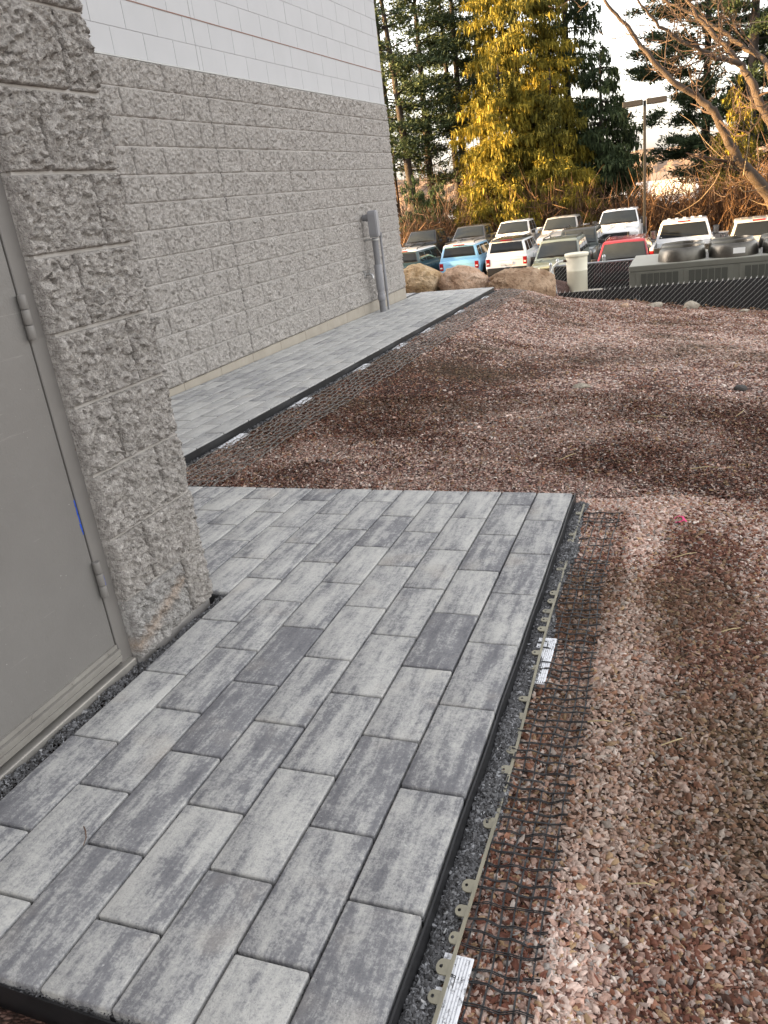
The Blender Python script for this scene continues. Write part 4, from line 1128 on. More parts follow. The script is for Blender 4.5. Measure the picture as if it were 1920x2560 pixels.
def suv(label, loc, rz, body, roof, group, rails=True, scale=1.0):
    t = empty('parked_suv', loc, rz); tag(t, label, 'suv', group); t.scale = (scale,) * 3
    secs = [(-2.18, [(0, .42), (.80, .42), (.88, .58), (.90, .93), (.87, 1.08), (0, 1.09)]), (-2.06, [(0, .36), (.86, .36), (.93, .58), (.94, .95), (.90, 1.10), (0, 1.12)]),
            (.80, [(0, .36), (.86, .36), (.93, .58), (.94, .95), (.90, 1.10), (0, 1.13)]), (1.05, [(0, .36), (.86, .36), (.93, .58), (.94, .93), (.88, 1.06), (0, 1.11)]),
            (1.95, [(0, .40), (.84, .40), (.92, .58), (.91, .88), (.82, 1.00), (0, 1.05)]), (2.20, [(0, .45), (.74, .45), (.82, .58), (.82, .84), (.74, .93), (0, .97)])]
    obj('body', hull(secs), body, t)
    b, tp = frustum(-2.08, .98, .89, 1.08, -1.92, .30, .72, 1.70)
    MB().add(b + tp, BOXF).build('cabin', body, t, bevel=.03, smooth=40)
    MB().add([(-.735, -1.98, 1.69), (.735, -1.98, 1.69), (.735, .32, 1.69), (-.735, .32, 1.69), (-.66, -1.88, 1.76), (.66, -1.88, 1.76), (.66, .18, 1.76), (-.66, .18, 1.76)], BOXF).build('roof', roof, t, bevel=.03, smooth=40)
    rear = [b[0], b[1], tp[1], tp[0]]; front = [b[2], b[3], tp[3], tp[2]]; right = [b[1], b[2], tp[2], tp[1]]; left = [b[3], b[0], tp[0], tp[3]]
    g = M['glass']
    MB().cpanel(rear, .08, .92, .30, .88, .010, .022).build('rear_window', M['glass_dark'], t, smooth=80); MB().panel(rear, .08 - .02, .92 + .02, .30 - .03, .88 + .025, .006).build('rear_window_seal', M['trim'], t); MB().cpanel(front, .06, .94, .16, .92, .010, .045).build('windshield', g, t, smooth=80); MB().panel(front, .06 - .02, .94 + .02, .16 - .03, .92 + .025, .006).build('windshield_seal', M['trim'], t)
    for qd, fl in ((right, 0), (left, 1)):
        for u0, u1 in ((.06, .27), (.31, .56), (.60, .92)):
            if fl: u0, u1 = 1 - u1, 1 - u0
            MB().panel(qd, u0, u1, .24, .88, .008).build('side_window', g, t)
    for s in (-1, 1):
        for y in (-1.35, 1.38): wheel(t, s * .80, y, .37, .25); arch(t, s * .925, y, .37, M['trim'])
        MB().box((s * .90 - .035, -1.0, .34), (s * .90 + .055, 1.0, .56)).build('sill_cladding', M['trim'], t, bevel=.02)
        tl = MB().box((s * .80 - .085, -2.205, .72), (s * .80 + .085, -2.12, 1.02)).build('tail_light', M['tail'], t, bevel=.02)
        MB().box((s * .80 - .05, -2.212, .80), (s * .80 + .05, -2.2055, .86)).build('reverse_lamp', M['head'], tl)
        MB().box((s * .60 - .15, 2.06, .78), (s * .60 + .15, 2.215, .93)).build('headlight', M['head'], t, bevel=.03)
        mirror(t, s * .90, .62, 1.08, False, M['trim'])
        for y in (-.45, .45): MB().box((s * .935, y - .09, .965), (s * .958, y + .09, .99)).build('door_handle', body, t)
        if rails: MB().tube([(s * .64, -1.80, 1.74), (s * .66, -1.70, 1.82), (s * .66, .0, 1.82), (s * .64, .12, 1.75)], .02, 6).build('roof_rail', M['trim'], t, smooth=50)
    MB().box((-.86, -2.24, .34), (.86, -2.10, .64)).build('rear_bumper', M['trim'], t, bevel=.03)
    MB().box((-.80, 2.08, .34), (.80, 2.26, .58)).build('front_bumper', M['trim'], t, bevel=.03)
    MB().box((-.52, 2.12, .64), (.52, 2.222, .90)).build('grille', M['trim'], t, bevel=.02)
    MB().box((-.26, -2.0, 1.715), (.26, -1.93, 1.745)).build('brake_light', M['tail'], t)
    MB().box((-.62, -2.196, .93), (.62, -2.178, .955)).build('tailgate_crease', body, t); MB().box((-.24, -2.20, .74), (.24, -2.182, .86)).build('plate_recess', body, t, bevel=.008)
    MB().box((-.26, -2.225, .745), (.26, -2.201, .855)).build('licence_plate', M['paper'], t)
    for s in (-1, 1):
        for y in (-.95, .0, .82): MB().box((s * .944 - .004, y - .006, .60), (s * .944 + .004, y + .006, 1.06)).build('door_seam', M['trim'], t)
        MB().tube([(s * .10, .99, 1.145), (s * .55, .93, 1.20)], .010, 4).build('wiper', M['trim'], t)
    MB().box((-.60, 1.10, 1.115), (-.52, 1.92, 1.125)).build('hood_crease', body, t); MB().box((.52, 1.10, 1.115), (.60, 1.92, 1.125)).build('hood_crease', body, t)
    MB().tube([(0, -1.55, 1.74), (0, -1.60, 1.90)], [.012, .004], 5).build('antenna', M['trim'], t)
    MB().panel(front, .80, .88, .18, .32, .014, .004).build('window_paper', M['paper'], t)
    return t
def truck(label, loc, rz, body, group, big=False, trim=None, gate=None):
    t = empty('parked_pickup', loc, rz); tag(t, label, 'pickup truck', group)
    k = 1.06 if big else 1.0; t.scale = (k, k, k)
    trim = trim or M['trim']
    secs = [(-1.02, [(0, .50), (.88, .50), (.98, .68), (1.00, 1.08), (.96, 1.27), (0, 1.28)]), (1.22, [(0, .50), (.88, .50), (.98, .68), (1.00, 1.08), (.96, 1.27), (0, 1.32)]),
            (1.5, [(0, .52), (.88, .52), (.98, .68), (1.0, 1.08), (.93, 1.24), (0, 1.30)]), (2.55, [(0, .54), (.88, .54), (.98, .68), (.98, 1.06), (.88, 1.18), (0, 1.23)]), (2.80, [(0, .56), (.86, .56), (.94, .68), (.94, 1.02), (.84, 1.12), (0, 1.15)])]
    obj('body', hull(secs), body, t)
    b, tp = frustum(-1.0, 1.42, .93, 1.26, -.88, .70, .73, 1.92)
    MB().add(b + tp, BOXF).build('cab', body, t, bevel=.045, smooth=40)
    for s in (-1, 0, 1): MB().box((s * .42 - .12, -.72, 1.922), (s * .42 + .12, .56, 1.935)).build('roof_rib', body, t)
    rear = [b[0], b[1], tp[1], tp[0]]; front = [b[2], b[3], tp[3], tp[2]]; right = [b[1], b[2], tp[2], tp[1]]; left = [b[3], b[0], tp[0], tp[3]]
    g = M['glass']
    MB().cpanel(rear, .07, .93, .24, .86, .010, .022).build('rear_window', M['glass_dark'], t, smooth=80); MB().panel(rear, .07 - .02, .93 + .02, .24 - .03, .86 + .025, .006).build('rear_window_seal', M['trim'], t); MB().cpanel(front, .05, .95, .20, .90, .010, .045).build('windshield', g, t, smooth=80); MB().panel(front, .05 - .02, .95 + .02, .20 - .03, .90 + .025, .006).build('windshield_seal', M['trim'], t)
    for qd, fl in ((right, 0), (left, 1)):
        for u0, u1 in ((.08, .42), (.46, .86)):
            if fl: u0, u1 = 1 - u1, 1 - u0
            MB().panel(qd, u0, u1, .22, .88, .008).build('side_window', g, t)
    # open bed
    bed = MB()
    for s in (-1, 1):
        x0, x1 = sorted((s * .88, s * 1.0)); bed.box((x0, -3.0, .56), (x1, -1.035, 1.31))
    bed.box((-.8795, -2.98, .56), (.8795, -1.035, .80)); bed.box((-.8795, -1.10, .8005), (.8795, -1.036, 1.29))
    bo = bed.build('bed', body, t, bevel=.02)
    MB().box((-.87, -2.94, .801), (.87, -1.11, .815)).build('bed_liner', M['trim'], bo)
    for s in (-1, 1):
        x0, x1 = sorted((s * .855, s * .8795)); MB().box((x0, -2.94, .82), (x1, -1.11, 1.29)).build('liner_side', M['trim'], bo)
    tg = MB().box((-.875, -3.03, .62), (.875, -2.945, 1.29)).build('tailgate', gate or body, t, bevel=.02)
    MB().box((-.22, -3.042, 1.10), (.22, -3.031, 1.17)).build('tailgate_handle', M['trim'], tg)
    for s in (-1, 1):
        MB().box((s * .94 - .065, -3.035, .84), (s * .94 + .066, -2.95, 1.22)).build('tail_light', M['tail'], t, bevel=.02)
        for y in (-1.95, 1.82): wheel(t, s * .84, y, .42, .29); arch(t, s * .985, y, .42, trim)
        hl = MB().box((s * .77 - .17, 2.58, .80), (s * .77 + .17, 2.835, 1.06)).build('headlight', M['head'], t, bevel=.03)
        MB().box((s * .86 - .06, 2.836, .82), (s * .86 + .06, 2.842, .88)).build('turn_lamp', M['amber'], hl)
        mirror(t, s * .96, 1.0, 1.26, big, M['trim'])
        for y in (-.55, .35): MB().box((s * .995, y - .09, 1.08), (s * 1.018, y + .09, 1.11)).build('door_handle', trim, t)
        MB().box((s * .93 - .05, -.95, .46), (s * .93 + .08, 1.15, .53)).build('running_board', M['trim'], t)
    gr = MB().box((-.585, 2.70, .72), (.585, 2.842, 1.08)).build('grille', M['grille_dark'], t, bevel=.02)
    for z in (.80, .90, 1.0): MB().box((-.57, 2.843, z - .018), (.57, 2.862, z + .018)).build('grille_bar', M['trim'], gr)
    MB().lathe([(0, 0), (.15, 0), (.15, .012), (0, .013)], 24, axis='y').build('badge', M['chrome'], gr, loc=(0, 2.863, .90)).scale = (1, 1, .45)
    MB().lathe([(0, 0), (.13, 0), (.13, .006), (0, .007)], 24, axis='y').build('badge_oval', M['badge'], gr, loc=(0, 2.8765, .90)).scale = (1, 1, .40)
    MB().box((-.94, 2.62, .46), (.94, 2.90, .66)).build('front_bumper', M['chrome'] if not big else M['p_white'], t, bevel=.03)
    MB().box((-.92, -3.14, .48), (.92, -3.0, .66)).build('rear_bumper', M['chrome'], t, bevel=.03)
    hb = MB().box((-.20, -.895, 1.875), (.20, -.84, 1.92)).build('brake_light', M['tail'], t)
    MB().panel(rear, .08, .16, .26, .38, .014, .004).build('window_paper', M['paper'], t); MB().panel(front, .84, .92, .22, .34, .014, .004).build('window_paper', M['paper'], t)
    for s in (-1, 1):
        for y in (-.98, .10, 1.20): MB().box((s * 1.002 - .004, y - .007, .66), (s * 1.002 + .004, y + .007, 1.24)).build('door_seam', M['trim'], t)
        MB().tube([(s * .12, 1.44, 1.315), (s * .62, 1.36, 1.38)], .011, 4).build('wiper', M['trim'], t)
        MB().add([(s * .30 - .05, 1.46, 1.31), (s * .30 + .05, 1.46, 1.31), (s * .36 + .05, 2.62, 1.215), (s * .36 - .05, 2.62, 1.215), (s * .30 - .03, 1.50, 1.345), (s * .30 + .03, 1.50, 1.345), (s * .36 + .03, 2.60, 1.245), (s * .36 - .03, 2.60, 1.245)], BOXF).build('hood_crease', body, t)
    if big:
        for s in (-2, -1, 0, 1, 2): MB().box((s * .26 - .05, .40, 1.925), (s * .26 + .05, .55, 1.96)).build('clearance_lamp', body, t)
    return t
def spot(px, D): p = at(px, 480, D); return (p[0], p[1], float(lotz(p[1])) + .006)
G2 = 'pickups in the back row'; G1 = 'suvs in the front row'
def facing(px, D, rz=PI): x, y, z = spot(px, D); return (x, y + 0, z), rz
# back row, noses towards the camera (front axle side is +y locally, so turned half round)
for px, D, m, lab, big in ((1058, 47.5, 'p_black', 'black pickup at the left end of the back row', False), (1178, 46.4, 'p_grey', 'dark grey pickup second from left in the back row', False),
                           (1288, 45.9, 'p_white', 'white pickup right of the dark grey pickup', False), (1406, 44.6, 'p_silver', 'silver white pickup left of the big white pickup', False), (1551, 43.0, 'p_white', 'big white pickup with black grille and oval badge', True)):
    l, rz = facing(px, D); truck(lab, l, rz, M[m], G2, big)
l, _ = facing(1712, 33.0); truck('white pickup with black tailgate seen from behind above the fan shrouds', l, 0, M['p_white'], G2, True, gate=M['p_black'])
l, _ = facing(1897, 32.0); truck('silver pickup seen from behind at the right edge', l, 0, M['p_silver'], G2, False)
def su(px, D, rz, body, roof, lab, rails=True): l = spot(px, D); suv(lab, l, rz, M[body], M[roof], G1, rails)
su(1035, 38.5, -.10, 'p_teal', 'p_white', 'dark teal suv with white roof behind the tan boulder')
su(1165, 38.3, 0, 'p_blue', 'p_white', 'light blue suv with white roof seen from behind')
su(1282, 37.8, 0, 'p_white', 'p_black', 'white suv with black roof seen from behind')
su(1396, 33.6, PI, 'p_green', 'p_green', 'sage green suv facing forward behind the cream tank')
su(1446, 38.0, PI, 'p_dark', 'p_black', 'dark suv parked behind the sage green suv')
su(1561, 30.6, PI, 'p_red', 'p_red', 'red suv facing forward behind the chain link fence')
# parking lines
for k in range(13):
    x = -14 + k * 2.75
    tag(MB().add([(x, 26.0, float(lotz(26)) + .011), (x + .1, 26.0, float(lotz(26)) + .011), (x + .1, 31.2, float(lotz(31.2)) + .011), (x, 31.2, float(lotz(31.2)) + .011)], [(0, 1, 2, 3)]).build('bay_line', M['line'], lot_o), None)

# lamp post
lb_ = at(1611, 634, 39.5); lp = empty('street_lamp', (lb_[0], lb_[1], float(lotz(lb_[1])))); tag(lp, 'bronze double-headed lamp post behind the big white pickup', 'street lamp')
tz_ = float(at(1642, 247, 39.5)[2]) - float(lotz(lb_[1]))
MB().box((-.058, -.058, 0), (.058, .058, tz_)).build('pole', M['lamp'], lp, bevel=.01)
MB().lathe([(.28, -.1), (.28, .55), (.26, .58), (0, .58)], 20).build('base', M['base_block'], lp, smooth=40)
for s in (-1, 1):
    hd = MB().box((min(s * .08, s * .90), -.20, tz_ - .16), (max(s * .08, s * .90), .20, tz_ + .06)).build('lamp_head', M['lamp'], lp, bevel=.02)
    MB().box((min(s * .30, s * .80), -.15, tz_ - .176), (max(s * .30, s * .80), .15, tz_ - .1605)).build('lens', M['lens'], hd)
# guardrail
gr0, gr1 = np.array([-15.0, 44.8]), np.array([17.0, 42.6])
gd = empty('guardrail', (gr0[0], gr0[1], LOT + .38 - .75 - .10)); tag(gd, 'galvanised guardrail running behind the back row of pickups', 'guardrail')
L_ = np.linalg.norm(gr1 - gr0); gd.rotation_euler = (0, 0, math.atan2(gr1[1] - gr0[1], gr1[0] - gr0[0]))
prof = [(0, .46), (-.05, .50), (-.08, .55), (-.03, .61), (-.03, .63), (-.08, .69), (-.05, .75), (0, .78)]
MB().add([(0, y, z) for y, z in prof] + [(L_, y, z) for y, z in prof], [(i, i + 1, len(prof) + i + 1, len(prof) + i) for i in range(len(prof) - 1)]).build('rail', M['galv'], gd, smooth=60)
for k in range(16): MB().box((k * 2.0 + .1, .003, -.3), (k * 2.0 + .2, .12, .74)).build('post', M['galv'], gd)

# ------------------------------------------------------------------ vegetation
def leaf_mesh(name, base, dirv, side, length, width, tint):
    """one slim triangle per leaf spray, widest a third of the way along"""
    n = len(base)
    mid = base + dirv * (length * .25)[:, None]
    V = np.stack([base - side * (width * .5)[:, None], mid + side * (width * .75)[:, None], base + dirv * length[:, None]], 1).reshape(-1, 3)
    Tt = np.arange(n * 3).reshape(n, 3)
    return trimesh(name, V, Tt, attr=np.repeat(tint, 3))
def unit(a): return a / (np.linalg.norm(a, axis=-1, keepdims=True) + 1e-9)
def trunk_mesh(h, r, bend, seed, n=8, branches=()):
    rr = np.random.default_rng(seed); mb = MB()
    zs = np.linspace(0, h, 9); px = np.cumsum(rr.normal(0, bend, 9)); py = np.cumsum(rr.normal(0, bend, 9)); px -= px[0]; py -= py[0]
    mb.tube(np.stack([px, py, zs], 1), r * (1 - zs / h) ** .75 + .02, n)
    for a, b, ra in branches: 
        m = (np.array(a) + np.array(b)) / 2 + np.array([0, 0, .05]); mb.tube([a, m, b], [ra, ra * .7, ra * .3], 4, cap=False)
    return mb, (zs, px, py)
def spruce(label, loc, h, R, n, m, seed, z0=.3, droop=1.0, leaf=1.0):
    rr = np.random.default_rng(seed)
    t = empty('spruce_tree', loc); tag(t, label, 'tree', 'evergreen trees beyond the guardrail')
    # branches in whorls
    nb = int(h * 13); br = []
    hz_ = z0 + (h - z0) * rr.beta(1.05, 1.5, nb); az = rr.uniform(0, 2 * PI, nb)
    L = R * (1 - (hz_ - z0) / (h - z0)) ** .72 * rr.uniform(.55, 1.12, nb) + .25
    k = rr.integers(0, nb, n) if False else rr.choice(nb, n, p=L / L.sum())
    f = rr.beta(2.2, 1.1, n)
    lat = rr.normal(0, 1, n) * (.10 + .20 * (1 - f)) * L[k] * .8
    d = np.stack([np.cos(az), np.sin(az)], 1)[k]; sd_ = np.stack([-d[:, 1], d[:, 0]], 1)
    rad = L[k] * f
    z = hz_[k] + L[k] * (.10 * f - .38 * f ** 2 * droop + .16 * np.clip(f - .75, 0, 1) * 3) + rr.normal(0, .10, n)
    base = np.column_stack([d * rad[:, None] + sd_ * lat[:, None], z])
    hang = rr.random(n) < .62
    out = np.column_stack([d * rr.uniform(.3, 1, (n, 1)) + rr.normal(0, .55, (n, 2)), rr.normal(.1, .35, n)])
    dn = np.column_stack([d * .18 + rr.normal(0, .16, (n, 2)), -np.ones(n)])
    dirv = unit(np.where(hang[:, None], dn, out))
    side = unit(np.cross(dirv, rr.normal(0, 1, (n, 3))))
    ln = np.where(hang, rr.uniform(.18, .55, n), rr.uniform(.12, .36, n)) * (.75 + .25 * R / 5); wd = ln * rr.uniform(.16, .32, n)
    ln = ln * leaf; wd = wd * leaf
    tint = np.clip(rr.normal(.42, .20, n) + (fbm(base + seed, .55, seed % 13, 2) - .5) * 1.3, 0, 1)
    obj('crown', leaf_mesh('crown', base, dirv, side, ln, wd, tint), m, t)
    bl = [((0, 0, hz_[i]), (math.cos(az[i]) * L[i] * .8, math.sin(az[i]) * L[i] * .8, hz_[i] + L[i] * (.08 - .24 * droop)), .05) for i in range(0, nb, 2)]
    mb, _ = trunk_mesh(h * .97, .018 * h, .0, seed, 8, bl); mb.build('trunk', M['bark'], t, smooth=50)
    return t
def pine(label, loc, h, R, n, seed, start=.35, m='pine', lean=(0, 0), grp='pines standing beyond the car park'):
    rr = np.random.default_rng(seed)
    t = empty('pine_tree', loc); tag(t, label, 'tree', grp)
    hs = []; z = h * start
    while z < h * .985: hs.append(z); z += rr.uniform(.55, 1.25) * (1.0 if z < h * .8 else .7)
    B = []
    for z in hs:
        fr = (z - h * start) / (h * (1 - start))
        for j in range(rr.integers(3, 6)):
            a = rr.uniform(0, 2 * PI); l = R * (.35 + .75 * math.sin(PI * min(.15 + fr * .9, 1.0)) ** .8) * rr.uniform(.5, 1.15) * (1 - fr * .45)
            B.append((z + rr.normal(0, .12), a, l, rr.uniform(.02, .30)))
    B = np.array(B); nb = len(B); k = rr.choice(nb, n, p=B[:, 2] / B[:, 2].sum())
    # needle tufts gathered in clumps along each branch
    nc = 7; cf = rr.uniform(.35, 1.0, (nb, nc)); co = rr.normal(0, 1, (nb, nc, 3)); ci = rr.integers(0, nc, n)
    f = cf[k, ci]; a = B[k, 1]; l = B[k, 2]
    d = np.stack([np.cos(a), np.sin(a)], 1); c = np.column_stack([d * (l * f)[:, None], B[k, 0] + l * f * B[k, 3] * f])
    c = c + co[k, ci] * np.array([.30, .30, .10]) * (.5 + .5 * l / R)[:, None] * 1.5
    base = c + rr.normal(0, 1, (n, 3)) * np.array([.30, .30, .12])
    dirv = unit(np.column_stack([d * .6 + rr.normal(0, .7, (n, 2)), rr.normal(.35, .45, n)]))
    side = unit(np.cross(dirv, rr.normal(0, 1, (n, 3))))
    ln = rr.uniform(.18, .42, n); wd = ln * rr.uniform(.14, .32, n)
    tint = np.clip(rr.normal(.48, .22, n), 0, 1)
    lx = np.array([lean[0], lean[1], 0]); base = base + lx * (base[:, 2:3] / h) ** 1.3
    obj('crown', leaf_mesh('crown', base, dirv, side, ln, wd, tint), M[m], t)
    bl = []
    for z, a_, l_, up_ in B:
        o_ = lx * (z / h) ** 1.3; e_ = lx * ((z + l_ * up_) / h) ** 1.3
        bl.append((np.array([0, 0, z]) + o_, np.array([math.cos(a_) * l_ * .9, math.sin(a_) * l_ * .9, z + l_ * up_ * .9]) + e_, .045))
    for j in range(int(h * .5)):                       # dead stubs below the crown
        z = rr.uniform(h * .12, h * start); a_ = rr.uniform(0, 6.28); l_ = rr.uniform(.4, 1.6); o_ = lx * (z / h) ** 1.3
        bl.append((np.array([0, 0, z]) + o_, np.array([math.cos(a_) * l_, math.sin(a_) * l_, z - .1 + rr.uniform(-.2, .3)]) + o_, .02))
    mb = MB(); zs = np.linspace(0, h, 12); cc_ = lx[None] * ((zs / h) ** 1.3)[:, None]; cc_[:, 2] = zs
    mb.tube(cc_, .0155 * h * (1 - zs / h) ** .8 + .02, 8)
    for a_, b_, ra in bl: mb.tube([a_, (a_ + b_) / 2 + np.array([0, 0, .04]), b_], [ra, ra * .7, ra * .3], 4, cap=False)
    mb.build('trunk', M['bark'], t, smooth=50)
    return t
def tz(x, y): return float(T(np.array([x]), np.array([y]))[0])
def base_at(px, D): p = at(px, 470, D); return (p[0], p[1], tz(p[0], p[1]) - .1)
# the big sunlit spruces in the middle
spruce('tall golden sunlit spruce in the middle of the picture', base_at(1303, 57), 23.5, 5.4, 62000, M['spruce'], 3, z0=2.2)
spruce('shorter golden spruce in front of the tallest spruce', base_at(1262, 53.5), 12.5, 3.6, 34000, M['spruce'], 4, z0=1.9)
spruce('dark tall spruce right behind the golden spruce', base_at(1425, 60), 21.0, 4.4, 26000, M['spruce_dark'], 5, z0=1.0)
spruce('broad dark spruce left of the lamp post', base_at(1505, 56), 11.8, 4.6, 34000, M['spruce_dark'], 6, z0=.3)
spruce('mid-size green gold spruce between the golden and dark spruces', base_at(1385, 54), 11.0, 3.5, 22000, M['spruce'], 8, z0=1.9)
# white pines on the left
pine('tall pine with pale straight trunk beside the building corner', base_at(1036, 58), 21.5, 3.6, 17000, 11, .34, lean=(-1.4, 0))
pine('dense pine second from the building corner', base_at(1078, 61), 21.0, 3.6, 17000, 12, .26)
pine('slim dark pine left of the golden spruce', base_at(1163, 63), 22.0, 2.6, 10000, 13, .42)
pine('thin pine with bare lower trunk between two dark pines', base_at(1148, 66), 21.0, 2.1, 6000, 14, .45, lean=(-.5, 0))
pine('tall dark pine behind the golden spruce', base_at(1216, 66), 25.0, 3.4, 14000, 15, .42)
pine('pine mostly hidden by the building corner', base_at(985, 62), 22.5, 3.8, 9000, 16, .30)
for i, (px, D, h, lab) in enumerate(((1096, 56, 5.2, 'young bushy pine in front of the tall pines'), (1030, 55, 5.8, 'young pine by the building corner'), (1060, 57.5, 4.2, 'small young pine between two bigger young pines'))):
    spruce(lab, base_at(px, D), h, 1.9, 16000, M['young_pine'], 30 + i, z0=.2, droop=.1, leaf=.62)
# pines on the right
pine('broad dark pine with layered limbs right of the lamp post', base_at(1760, 62), 22.0, 6.0, 50000, 21, .18)
pine('tall dark pine at the right edge behind the bare tree', base_at(1868, 58), 24.0, 5.2, 46000, 22, .14)
pine('dark pine behind the bare tree trunk', base_at(1935, 66), 24.0, 5.0, 18000, 23, .15)
spruce('low green gold spruce near the bare tree trunk', base_at(1838, 55), 9.0, 2.4, 9000, M['spruce'], 24, z0=.6)
# unseen evergreens added behind the building to shade the car park
for i, (x, y, h) in enumerate(((-24, 20, 11.5), (-30, 26, 12.5), (-27, 31.5, 7.0), (-33, 37, 12), (-36, 17, 13), (-38, 44, 9.5))):
    spruce(['first', 'second', 'third', 'fourth', 'fifth', 'sixth'][i] + ' unseen evergreen in the added shade row left of the car park, nearest first', (x, y, tz(x, y) - .1), h, 3.8, 3500, M['spruce_dark'], 60 + i, z0=.2)

# bare tree on the right
def bare_tree(label, limbs, D, seed, n_side=9):
    rr = np.random.default_rng(seed)
    pts = []
    for L in limbs:
        P = [np.array(at(px, py, D + dd)) for px, py, r, dd in L]; pts.append((np.array(P), np.array([q[2] for q in L]) * .8))
    b0 = pts[0][0][0]; t = empty('bare_tree', (b0[0], b0[1], tz(b0[0], b0[1]))); tag(t, label, 'tree')
    main = MB(); tw = MB()
    def smooth_line(P, r, k=5):
        tt = np.linspace(0, len(P) - 1, (len(P) - 1) * k + 1); i = np.arange(len(P))
        return np.stack([np.interp(tt, i, P[:, c]) for c in range(3)], 1), np.interp(tt, i, r)
    def jit(P, a): Q = P.copy(); Q[1:-1] += rr.normal(0, a, Q[1:-1].shape); return Q
    def grow(p, d, l, r, depth):
        n = 5; P = [p]; dd = d.copy()
        for k in range(n):
            dd = unit(dd + rr.normal(0, .17, 3) + np.array([0, 0, .05])); P.append(P[-1] + dd * l / n)
        P = np.array(P); tw.tube(P, np.linspace(r, max(r * .35, .009), n + 1), 4 if r > .03 else 3, cap=False)
        if depth > 0:
            for k in range(rr.integers(3, 6)):
                i = rr.integers(1, n + 1); nd = unit(dd * .6 + rr.normal(0, .62, 3) + np.array([0, 0, .12]))
                grow(P[i], nd, l * rr.uniform(.4, .72), max(r * .55, .010), depth - 1)
    for P, r in pts:
        P2, r2 = smooth_line(P, r); main.tube(jit(P2, .035), r2, 8)
        n = len(P2)
        for k in range(n_side):
            i = rr.integers(int(n * .25), n); tdir = unit(P2[min(i + 1, n - 1)] - P2[max(i - 1, 0)])
            nd = unit(tdir * .5 + rr.normal(0, .65, 3) + np.array([0, 0, .15])); grow(P2[i], nd, rr.uniform(1.2, 3.2), max(r2[i] * .30, .018), 2)
        grow(P2[-1], unit(P2[-1] - P2[-3]), 2.6, r2[-1], 3)
    o = main.build('trunk', M['bark_grey'], t, smooth=60); inv(o, t)
    me = tw.mesh('crown'); a = me.attributes.new('tint', 'FLOAT', 'POINT'); a.data.foreach_set('value', np.clip(rr.normal(.4, .2, len(me.vertices)), 0, 1).astype(np.float32))
    inv(obj('crown', me, M['twig'], t), t)
limbs = [[(1962, 640, .52, 0), (1955, 560, .46, 0), (1925, 486, .40, 0), (1850, 400, .28, -.8), (1808, 330, .24, -1.2), (1785, 277, .22, -1.4), (1745, 240, .20, -1.6), (1680, 203, .17, -2), (1625, 145, .14, -2.2), (1570, 70, .11, -2.4), (1520, 20, .09, -2.6), (1490, -60, .06, -2.8)],
         [(1955, 560, .42, 0), (1958, 440, .36, .6), (1930, 310, .30, .9), (1900, 255, .26, 1.0), (1872, 195, .22, 1.2), (1850, 158, .20, 1.2), (1800, 100, .16, 1.5), (1745, 45, .12, 1.8), (1705, -20, .09, 2)],
         [(1853, 162, .17, 1.2), (1790, 143, .15, .4), (1740, 122, .13, -.2), (1690, 95, .11, -.6), (1640, 55, .085, -1), (1595, 0, .06, -1.4)],
         [(1958, 300, .22, .6), (1915, 155, .18, 1.5), (1880, 128, .16, 2), (1820, 90, .13, 2.4), (1768, 55, .11, 2.7), (1690, 15, .08, 3), (1600, -30, .05, 3.2)],
         [(1925, 480, .20, .2), (1870, 420, .14, -.5), (1832, 408, .11, -.8)]]
bare_tree('big bare tree with sunlit limbs leaning in from the right edge', limbs, 47.0, 5)
def suckers(label, seed, items):
    rr = np.random.default_rng(seed)
    for lab, L, D in items:
        P = np.array([at(px, py, D + i * .15) for i, (px, py) in enumerate(L)])
        tt = np.linspace(0, len(P) - 1, 14); Q = np.stack([np.interp(tt, range(len(P)), P[:, c]) for c in range(3)], 1)
        tag(MB().tube(Q, np.linspace(.026, .009, 14), 4).build('dead_branch', M['pale_stem']), lab, 'branch', 'pale stems round the bare tree')
suckers('', 3, (('long pale stem drooping left from the bare tree', [(1830, 415), (1790, 380), (1760, 350), (1730, 305), (1700, 285)], 46), ('pale stem hanging low above the black-gated pickup', [(1800, 430), (1785, 460), (1750, 500), (1720, 520), (1688, 536)], 46),
                ('short pale stem at the right edge under the trunk', [(1925, 515), (1895, 508), (1872, 497)], 46), ('upright pale stem left of the bare trunk', [(1858, 440), (1868, 380), (1880, 290), (1875, 240)], 46), ('pale curved stem below the main limb', [(1850, 470), (1860, 480), (1890, 475), (1915, 465)], 46)))
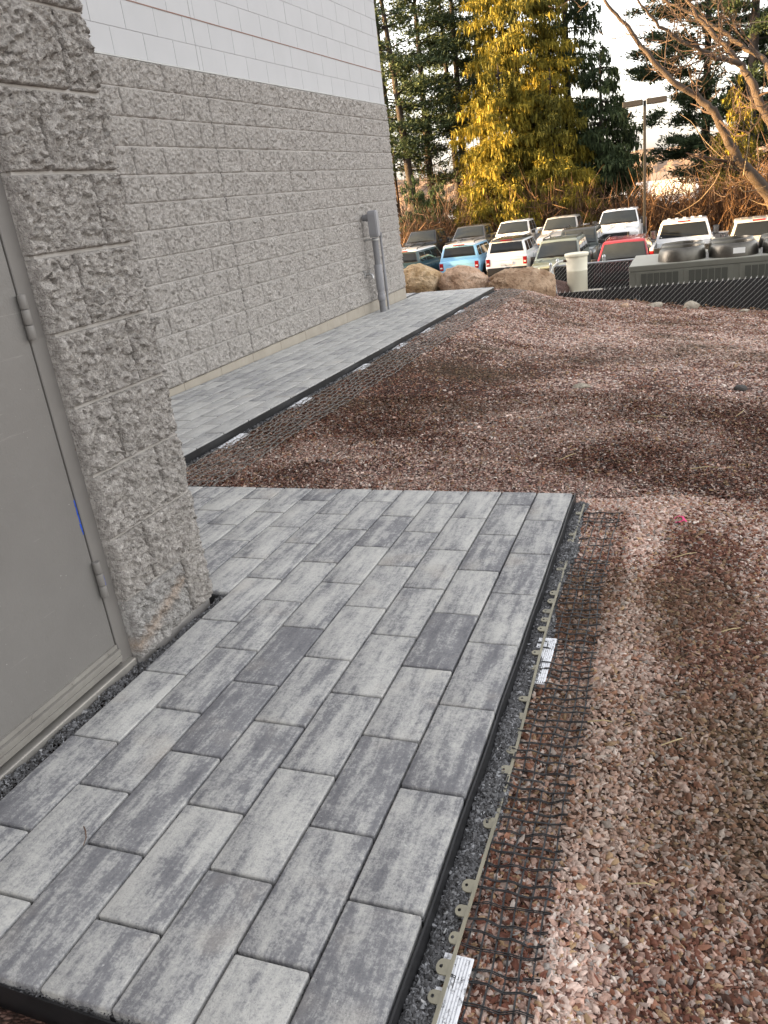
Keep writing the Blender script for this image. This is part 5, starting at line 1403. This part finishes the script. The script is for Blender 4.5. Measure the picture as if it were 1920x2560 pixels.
# dry brush along the far edge of the car park
def brush(name, label, px0, px1, D0, D1, hmax, n, seed, m):
    rr = np.random.default_rng(seed); px = rr.uniform(px0, px1, n); D = rr.uniform(D0, D1, n)
    d = CF[None] + ((px - 960) / FPX)[:, None] * CR[None] + (780 / FPX) * CU[None]; hh = np.hypot(d[:, 0], d[:, 1]); P = CC[None] + d * (D / hh)[:, None]
    clump = fbm(P[:, :2], .35, seed, 2)
    P[:, 2] = T(P[:, 0], P[:, 1]) - .05
    h = hmax * rr.uniform(.3, 1.0, n) * (.45 + 1.1 * clump)
    dirv = unit(np.column_stack([rr.normal(0, .33, (n, 2)), np.ones(n)]))
    side = unit(np.cross(dirv, rr.normal(0, 1, (n, 3))))
    # main stems and forked twigs
    B = [P]; Dv = [dirv]; Ln = [h]; Wd = [np.full(n, .05)]; 
    for _ in range(4):
        f = rr.uniform(.3, .95, n); q = P + dirv * (h * f)[:, None]
        B.append(q); Dv.append(unit(dirv * .6 + rr.normal(0, .55, (n, 3)))); Ln.append(h * rr.uniform(.2, .5, n)); Wd.append(np.full(n, .034))
    B = np.concatenate(B); Dv = np.concatenate(Dv); Ln = np.concatenate(Ln); Wd = np.concatenate(Wd)
    Sd = unit(np.cross(Dv, rr.normal(0, 1, (len(B), 3))))
    o = obj(name, leaf_mesh(name, B, Dv, Sd, Ln, Wd, np.clip(rr.normal(.45, .25, len(B)), 0, 1)), m); tag(o, label, 'brush', kind='stuff')
brush('dry_brush', 'tangle of dry brown brush behind the guardrail', 990, 2000, 51.2, 54.5, 3.5, 6500, 1, M['brush'])
brush('tall_brush', 'taller bare thicket behind the lamp post and the pickups', 1580, 1990, 53, 60, 3.8, 900, 2, M['twig'])
brush('dry_grass', 'low dry grass under the guardrail', 980, 2000, 51.4, 53.5, 1.1, 4200, 3, M['brush'])
brush('thin_saplings', 'thin bare saplings among the tall pines', 985, 1240, 56, 68, 9.0, 260, 4, M['twig'])

# pond, hill, houses far away
pd_ = MB().add([(-60, 190, -6.9), (140, 190, -6.9), (220, 560, -6.9), (-160, 560, -6.9)], [(0, 1, 2, 3)]); tag(pd_.build('pond', M['pond']), kind='structure')
hxs = np.linspace(-700, 700, 240); hr = [0, 20, 50, 90, 140, 220]
hp_ = 10 + 16 * fbm(np.stack([hxs, 0 * hxs], 1), .006, 2, 3) + 5 * fbm(np.stack([hxs, 0 * hxs], 1), .06, 3, 3)
Vh = []; 
for j, dy in enumerate(hr):
    s_ = math.sin(min(dy / 140, 1) * PI / 2)
    for i, x in enumerate(hxs): Vh.append((x, 570 + dy, -8 + (hp_[i] + 3 * random.random()) * s_))
n = len(hxs); Fh = [(j * n + i, j * n + i + 1, (j + 1) * n + i + 1, (j + 1) * n + i) for j in range(len(hr) - 1) for i in range(n - 1)]
tag(obj('hill', pymesh('hill', Vh, Fh), M['hill']), kind='structure')
for i, (x, y, w, h, lab) in enumerate(((-20, 230, 9, 4, 'pale low house left of the pond gap behind the lamp post'), (-2, 260, 12, 4.5, 'wide pale house beyond the pond behind the lamp post'), (14, 300, 10, 5, 'distant pale house beyond the pond near the right pines'))):
    hsq = empty('far_house', (x, y, -7.0)); tag(hsq, lab, 'house', 'far houses by the pond')
    MB().box((-w / 2, -3, 0), (w / 2, 3, h)).build('wall', M['house'], hsq)
    MB().add([(-w / 2 - .3, -3.4, h), (w / 2 + .3, -3.4, h), (w / 2 + .3, 3.4, h), (-w / 2 - .3, 3.4, h), (-w / 2 - .3, 0, h + 2), (w / 2 + .3, 0, h + 2)], [(0, 1, 5, 4), (2, 3, 4, 5), (0, 4, 3), (1, 2, 5), (0, 3, 2, 1)]).build('roof', M['roof_far'], hsq)
# overhead cable
a_, b_ = at(1455, 50, 62), at(2050, 40, 40)
tt = np.linspace(0, 1, 24); Q = a_[None] * (1 - tt)[:, None] + b_[None] * tt[:, None]; Q[:, 2] -= .35 * 4 * tt * (1 - tt)
tag(MB().tube(Q, .016, 5).build('overhead_cable', M['cable']), 'dark overhead cable crossing behind the bare tree limbs', 'cable')
print('tris', sum(sum(max(1, p.loop_total - 2) for p in m.polygons) if len(m.polygons) < 3000 else len(m.polygons) * (len(m.loops) // len(m.polygons) - 2) for m in bpy.data.meshes if m.users), 'objects', len(S.objects))
